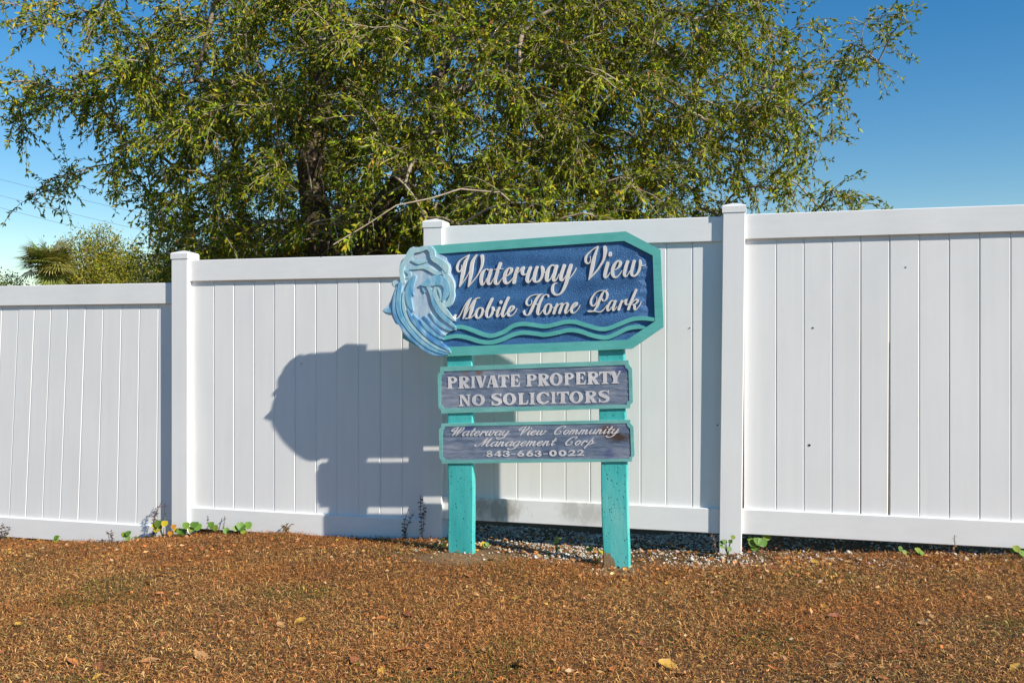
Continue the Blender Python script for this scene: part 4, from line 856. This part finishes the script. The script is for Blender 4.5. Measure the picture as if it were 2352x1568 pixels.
# ------------------------------------------------------------------ overhead wires at the left
MAT_WIRE, _t, _b = new_mat('wire'); _b.inputs['Base Color'].default_value = (.10, .11, .13, 1)
for k, (ya, yb, lab) in enumerate(((338, 372, 'top overhead wire crossing the sky at the far left'), (372, 412, 'middle overhead wire crossing the sky at the far left'), (398, 442, 'lowest overhead wire crossing the sky at the far left'))):
    a = at(-900, ya-190, 60); b = at(900, yb+230, 75); pts = np.array([a+(b-a)*s-UP*1.2*math.sin(math.pi*s) for s in np.linspace(0, 1, 13)])
    wo = pts[0]; e = tube_path('overhead_wire', pts, np.full(13, .011), MAT_WIRE, None, None, 6); tag(e, lab, 'wire', 'overhead wires')

# ------------------------------------------------------------------ lawn: dead blades, clippings, leaf litter
def scatter(n, x0=-6, x1=6, y0=1.6, y1=6.0):
    x = rng.uniform(x0, x1, n); y = rng.uniform(y0, y1, n); return x, y
def fence_front(x, y): return (FENCE_Y+M*x-y)/KK              # distance in front of the fence face
def visible_w(x, y): return np.abs(x) < .60*y+.25             # inside the photograph's view (a little wider)
n = 1300000; x, y = scatter(n, -5.2, 5.2, 2.9, 7.2); ff = fence_front(x, y)
near_sign = np.minimum(np.hypot((x-SIGN_L[0]-.02), (y-SIGN_L[1]+.10)*1.6)/.36, np.hypot(x-SIGN_R[0], (y-SIGN_R[1]+.08)*1.6)/.22)
gravel_zone = (ff < .30+.10*vnoise(x*3, y*3, 5)) & (x > -.45) & (x < 1.45)
dens = .55+.45*vnoise(x*2.1, y*2.1, 21); dens *= np.where(visible_w(x, y), 1, .12); dens *= np.clip((near_sign-.55+.5*(vnoise(x*9, y*9, 61)-.5))/.5, .14, 1); dens *= np.where(gravel_zone, .07, 1); dens *= np.where(ff < .05, .25, 1)
k = rng.random(n) < dens; k &= ff > -.5; x, y, ff = x[k], y[k], ff[k]; n = len(x)
z = ground_z(x, y); p1 = vnoise(x*1.5+7, y*2.2, 31); p2 = vnoise(x*.55, y*.8, 32); gr = vnoise(x*1.9, y*2.4, 33)
cA = pal(n, [(.48, .285, .12), (.34, .165, .062), (.58, .40, .20), (.15, .078, .034), (.25, .20, .06)], [.28, .31, .14, .19, .08], .26)
rust = np.clip((p1-.35)*1.6+.45*np.clip(1-ff/.9, 0, 1), 0, 1)[:, None]; cA = cA*(1-.55*rust)+np.array([.40, .16, .05])*.55*rust*(.7+.6*rng.random((n, 1)))
grn = (rng.random(n) < np.clip((gr-.68)*1.8, 0.01, .35)*np.where(ff > 1.2, 1, .5))[:, None]; cA = np.where(grn, np.array([.13, .15, .03])*(.6+.8*rng.random((n, 1))), cA)
cA *= (.70+.55*p2)[:, None]*np.array([1.14, 1.0, .80])
th = rng.uniform(0, 2*math.pi, n); el = np.abs(rng.normal(.22, .45, n)); el = np.minimum(el, 1.3); ln = rng.uniform(.010, .034, n)*np.where(rng.random(n) < .05, 2.0, 1)
d = np.stack([np.cos(th)*np.cos(el), np.sin(th)*np.cos(el), np.sin(el)], 1); sd_ = np.stack([-np.sin(th), np.cos(th), rng.normal(0, .4, n)], 1)
wv = rng.uniform(.0008, .0020, n)[:, None]
b0 = np.stack([x, y, z+rng.uniform(-.002, .012, n)], 1); cur = rng.normal(0, .13, n)[:, None]*sd_
m1 = b0+d*(ln*.55)[:, None]+cur*(ln*.3)[:, None]; t_ = b0+d*(ln)[:, None]+cur*(ln*.9)[:, None]-UP*(ln*.22*np.cos(el))[:, None]
V = np.stack([b0, m1+sd_*wv, m1-sd_*wv, t_], 1).reshape(-1, 3); V[:, 2] = np.maximum(V[:, 2], np.repeat(z, 4)+.001)
kk = np.arange(n)[:, None]*4; F = np.concatenate([kk+np.array([[0, 1, 2]]), kk+np.array([[2, 1, 3]])], 0)
tag(big('dry_grass', V, F, MAT_GRASS, col=np.repeat(cA, 4, 0)), 'short dead brown grass and clippings covering the lawn', 'grass', kind='stuff')
# leaf litter: small broken leaves, thickest along the fence
n = 42000; x, y = scatter(n, -5, 5, 2.9, 6.9); ff = fence_front(x, y); k = (rng.random(n) < np.clip(.12+1.0*np.exp(-np.abs(ff-.25)/.45), 0, 1)*np.clip(vnoise(x*2.5, y*2.5, 41)*1.7-.2, .1, 1)) & (ff > -.25)
x, y = x[k], y[k]; n = len(x); P_ = np.stack([x, y, ground_z(x, y)+rng.uniform(.004, .02, n)], 1); D_ = np.stack([rng.normal(size=n), rng.normal(size=n), rng.normal(0, .25, n)], 1)
cL = pal(n, [(.46, .18, .05), (.50, .28, .12), (.28, .10, .034), (.54, .37, .21), (.52, .30, .05)], [.40, .24, .22, .08, .06], .2)
V, F, cc = leaves_mesh(P_, D_, rng.uniform(.012, .034, n), .55, cL, -.15)
tag(big('leaf_litter', V, F, MAT_LITTER, col=cc), 'broken rust coloured leaf litter scattered along the fence foot', 'leaf litter', kind='stuff')
# shell gravel under the fence
n = 46000; x, y = scatter(n, -.75, 3.6, 4.2, 6.2); ff = fence_front(x, y)
prob = np.clip(1.45-ff/.34, 0, 1)*np.where(x < 1.35, 1, .25)*np.clip(vnoise(x*4, y*4, 51)*1.6-.1, .15, 1); prob = np.where(ff < -.5, 0, prob); prob *= np.clip((x+.75)/.35, 0, 1)
prob *= np.where(np.minimum(np.hypot(x-SIGN_L[0], y-SIGN_L[1]+.1), np.hypot(x-SIGN_R[0], y-SIGN_R[1]+.05)) < .30, .15, 1)
k = rng.random(n) < prob; x, y = x[k], y[k]; n = len(x)
oct_ = np.array([(1, 0, 0), (-1, 0, 0), (0, 1, 0), (0, -1, 0), (0, 0, 1), (0, 0, -.4)], float); of = np.array([(0, 2, 4), (2, 1, 4), (1, 3, 4), (3, 0, 4), (2, 0, 5), (1, 2, 5), (3, 1, 5), (0, 3, 5)])
sz = rng.uniform(.004, .013, n)*np.where(rng.random(n) < .05, 1.8, 1); rot = rng.uniform(0, 6.28, n)
ov = oct_[None]*(rng.uniform(.6, 1.3, (n, 6, 1)))*np.stack([np.ones(n), rng.uniform(.6, 1, n), rng.uniform(.45, .8, n)], 1)[:, None]*sz[:, None, None]
vx = ov[..., 0]*np.cos(rot)[:, None]-ov[..., 1]*np.sin(rot)[:, None]; vy = ov[..., 0]*np.sin(rot)[:, None]+ov[..., 1]*np.cos(rot)[:, None]
V = np.stack([vx+x[:, None], vy+y[:, None], ov[..., 2]+(ground_z(x, y)+sz*.25)[:, None]], -1).reshape(-1, 3); F = (np.arange(n)[:, None, None]*6+of[None]).reshape(-1, 3)
cS = pal(n, [(.58, .53, .45), (.46, .40, .33), (.26, .21, .16), (.68, .64, .57)], [.36, .30, .22, .12], .15)
tag(big('gravel', V, F, MAT_STONE, col=np.repeat(cS, 6, 0)), 'pale crushed shell gravel in the gap under the fence', 'gravel', kind='stuff')
# larger fallen leaves, one by one
def leaf_mesh(i):
    r = random.Random(i); V = []; F = []; nx_, ny_ = 7, 5; curl = r.uniform(.5, 1.5)*r.choice([1, 1, -1]); cup = r.uniform(.3, .9)
    for a in range(nx_):
        s = a/(nx_-1); wd = .30*math.sin(math.pi*min(1, s*.93+.05))**.8*(1+.10*math.sin(s*19+i))
        for b in range(ny_):
            q = (b/(ny_-1)-.5)*2; V.append((s-.5, q*wd, .18*cup*q*q*wd*3+.16*curl*(s-.5)**2+.02*r.uniform(-1, 1)))
    for a in range(nx_-1):
        for b in range(ny_-1): j = a*ny_+b; F.append((j, j+ny_, j+ny_+1, j+1))
    V += [(-.5, .012, .05), (-.5, -.012, .05), (-.68, 0, .09)]; F.append((len(V)-3, len(V)-2, len(V)-1))
    me = bpy.data.meshes.new('fallen_leaf'); zmin = min(v[2] for v in V); me.from_pydata([(a, b, c-zmin) for a, b, c in V], [], F); me.polygons.foreach_set('use_smooth', [True]*len(F)); return me
def leaf_mat(name, c0, c1):
    m, t, b = new_mat(name); n1 = noise(t, 9, 5, coords(t)); t.links.new(ramp(t, n1.outputs[0], [(.3, c0), (.7, c1)]).outputs[0], b.inputs['Base Color']); b.inputs['Roughness'].default_value = .55; return m
LM = [('orange', leaf_mat('orange_leaf', (.34, .10, .025), (.58, .22, .06))), ('tan', leaf_mat('tan_leaf', (.34, .165, .06), (.52, .30, .13))), ('dark rust', leaf_mat('rust_leaf', (.16, .05, .022), (.32, .115, .045))), ('golden', leaf_mat('golden_leaf', (.36, .20, .03), (.55, .33, .05)))]
lmeshes = {}
for ci, (nm, mt) in enumerate(LM):
    for i in range(4): me = leaf_mesh(i+ci*7); me.materials.append(mt); lmeshes[ci, i] = me
COLS = [(-40, 390, 'below the leftmost fence panel'), (400, 950, 'below the panel left of the sign'), (960, 1450, 'below the sign'), (1460, 1900, 'below the tallest fence post'), (1910, 2390, 'below the rightmost fence panel')]
ROWS = [(1285, 1345, 'close to the fence'), (1360, 1450, 'halfway down the lawn'), (1465, 1565, 'along the picture bottom')]
for ci in range(4):
    for cx0, cx1, cl_ in COLS:
        for ry0, ry1, rl_ in ROWS:
            for _ in range(30):
                px, py = random.uniform(cx0, cx1), random.uniform(ry0, ry1)
                d_ = ray(px, py); s = (EYE-.01)/-d_[2]; gxp, gyp = d_[0]*s, d_[1]*s
                zz = float(ground_z(gxp, gyp)); s = (EYE-zz)/-d_[2]; gxp, gyp = d_[0]*s, d_[1]*s
                if fence_front(gxp, gyp) > .12 and min(math.hypot(gxp-SIGN_L[0], gyp-SIGN_L[1]), math.hypot(gxp-SIGN_R[0], gyp-SIGN_R[1])) > .16: break
            o = link(bpy.data.objects.new('fallen_leaf', lmeshes[ci, random.randrange(4)])); sc_ = random.uniform(.04, .075)
            o.scale = (sc_, sc_*random.uniform(.8, 1.2), sc_); o.rotation_euler = (random.uniform(-.35, .35), random.uniform(-.35, .35), random.uniform(0, 6.28)); o.location = (gxp, gyp, float(ground_z(gxp, gyp))+.010)
            tag(o, f'{LM[ci][0]} fallen leaf {rl_}, {cl_}', 'leaf', 'fallen leaves on the lawn')

# ------------------------------------------------------------------ weeds at the fence foot
def disc_leaf(c, nrm, up, r, heart=.25, k=12):
    s = np.cross(nrm, up); s /= np.linalg.norm(s); u = np.cross(s, nrm); V = [c]
    for i in range(k):
        a = 2*math.pi*i/k; rr = r*(1-heart*max(0, math.cos(a))**6+.18*max(0, -math.cos(a))**3); V.append(c+u*rr*math.cos(a)+s*rr*math.sin(a)+nrm*r*.18*abs(math.sin(a)))
    return V, [[0, 1+i, 1+(i+1) % k] for i in range(k)]
def weed_root(name, label, px, off, cat='weed', group=None, py=1230):
    p = on_plane(px, py, FENCE_Y, off); p[2] = float(ground_z(p[0], p[1])); return p, tag(empty(name, p), label, cat, group)
def broadleaf(label, px, off, nleaf, hgt, spread_, lr, cols):
    p, e = weed_root('broadleaf_weed', label, px, off)
    for k in range(nleaf):
        a = random.uniform(0, 6.28); tip = p+np.array([math.cos(a)*spread_*random.uniform(.3, 1)*1.3, -abs(math.sin(a))*spread_*.5, hgt*random.uniform(.35, 1)])
        mid_ = (p+tip)/2+UP*hgt*.2
        V, F = tubes([p, mid_], [mid_, tip], np.array([.0022, .002]), np.array([.002, .0016]), 4)
        big('stalk', V, F, MAT_WEED, e, col=np.tile([.12, .16, .04], (len(V), 1)), origin=p)
        nrm = np.array([random.uniform(-.4, .5), -random.uniform(.5, 1), random.uniform(.3, .9)]); nrm /= np.linalg.norm(nrm)
        V, F = disc_leaf(tip, nrm, UP, lr*random.uniform(.7, 1.15)); V = np.array(V)
        big('leaf', V, np.array(F), MAT_WEED, e, col=np.tile(np.array(random.choice(cols))*random.uniform(.8, 1.2), (len(V), 1)), origin=p, smooth=True)
GL = [(.11, .22, .03), (.15, .27, .035), (.20, .26, .03)]; YL = [(.5, .38, .02), (.45, .40, .05), (.14, .22, .03)]; OL = [(.50, .22, .02), (.45, .28, .03)]
broadleaf('round-leaved green weed at the right foot of the leftmost post', 438, .10, 7, .09, .07, .026, GL)
broadleaf('round-leaved green weed a step right of the leftmost post', 500, .06, 4, .08, .05, .022, GL)
broadleaf('trailing weed with glossy round leaves furthest right of the leftmost post', 548, .07, 6, .07, .07, .026, GL)
broadleaf('yellowing broad-leaved weed at the left foot of the leftmost post', 375, .07, 5, .11, .05, .025, YL)
broadleaf('orange-leaved weed touching the leftmost post', 392, .11, 3, .08, .03, .018, OL)
broadleaf('small green weed under the left fence panel', 298, .06, 4, .08, .04, .018, GL)
broadleaf('tiny green seedling far left under the fence', 128, .05, 3, .05, .03, .018, GL)
broadleaf('pale green weed on the lawn left of the first sign post', 1008, .30, 3, .07, .03, .018, YL[1:])
broadleaf('green leaf cluster just right of the first sign post', 1120, .22, 3, .07, .04, .018, GL+YL)
broadleaf('green sprout climbing the base of the tallest fence post', 1672, .12, 6, .13, .05, .018, GL)
broadleaf('dark leafy weed in the shade right of the tallest fence post', 1740, .0, 7, .10, .07, .026, GL)
broadleaf('low green weed under the middle of the right fence panel', 2095, .10, 5, .05, .06, .018, GL)
broadleaf('green weed at the right end under the fence', 2345, .10, 5, .07, .05, .022, GL)
broadleaf('yellow-green sprout beside the second sign post', 1370, .25, 4, .09, .05, .016, GL+YL)
broadleaf('yellow-green sprout on the gravel between the sign posts', 1278, .16, 6, .10, .02, .012, [(.25, .28, .05), (.3, .3, .08)])
def stemweed(label, px, off, hgt, nst, lean, cols, leaf=.018):
    p, e = weed_root('stem_weed', label, px, off)
    for k in range(nst):
        h = hgt*(1-.28*k/max(1, nst)); tip = p+np.array([lean*h+random.uniform(-.06, .06)*(k > 0), random.uniform(-.02, .02), h]); mid_ = (p+tip)/2+np.array([random.uniform(-.03, .03), 0, 0])
        pts = spath([p, mid_, tip], 6); V, F = tubes(pts[:-1], pts[1:], np.full(len(pts)-1, .0022), np.full(len(pts)-1, .0018), 4)
        big('stem', V, F, MAT_WEED, e, col=np.tile([.13, .09, .08], (len(V), 1)), origin=p)
        n = int(10+h*46); s = rng.uniform(.12, 1, n); i = np.minimum((s*(len(pts)-1)).astype(int), len(pts)-2); LPp = pts[i]
        LDd = np.stack([rng.choice([-1, 1], n)*rng.uniform(.5, 1, n), rng.normal(-.2, .3, n), rng.normal(.05, .35, n)], 1)
        V, F, cc = leaves_mesh(LPp, LDd, rng.uniform(.6, 1.2, n)*leaf, .5, pal(n, cols, [1]*len(cols), .2), .2); big('leaves', V, F, MAT_WEED, e, col=cc, origin=p)
PW = [(.10, .11, .09), (.16, .14, .12), (.20, .12, .11)]; DKW = [(.05, .055, .045), (.09, .08, .07)]
stemweed('tall thin weed with paired grey leaves left of the leftmost post', 352, .06, .26, 4, .22, PW)
stemweed('tall dark weed in the sign shadow against the second fence post', 968, .09, .29, 2, -.03, DKW, .022)
stemweed('small branching weed against the panel in the sign shadow', 930, .05, .20, 2, .12, DKW, .02)
stemweed('short purplish weed below the middle of the left fence panel', 256, .06, .10, 3, .05, PW)
stemweed('purplish weed at the extreme left edge of the fence', 4, .06, .13, 4, .0, PW, .025)
stemweed('slender seedling stem just right of the leftmost post', 476, .05, .13, 1, .04, PW, .014)
stemweed('slender bent seedling stem near the trailing green weed', 512, .05, .12, 1, .06, PW, .014)
stemweed('dry brown stalk standing before the right fence panel', 2188, .10, .12, 1, .15, [(.25, .13, .05)], .016)
stemweed('dry brown twigs at the left foot of the tallest fence post', 1648, .10, .14, 2, -.25, [(.25, .15, .08)], .014)
stemweed('low rust coloured weed right of the leftmost fence weeds', 660, .05, .07, 3, .1, [(.25, .14, .05), (.16, .15, .05)], .022)
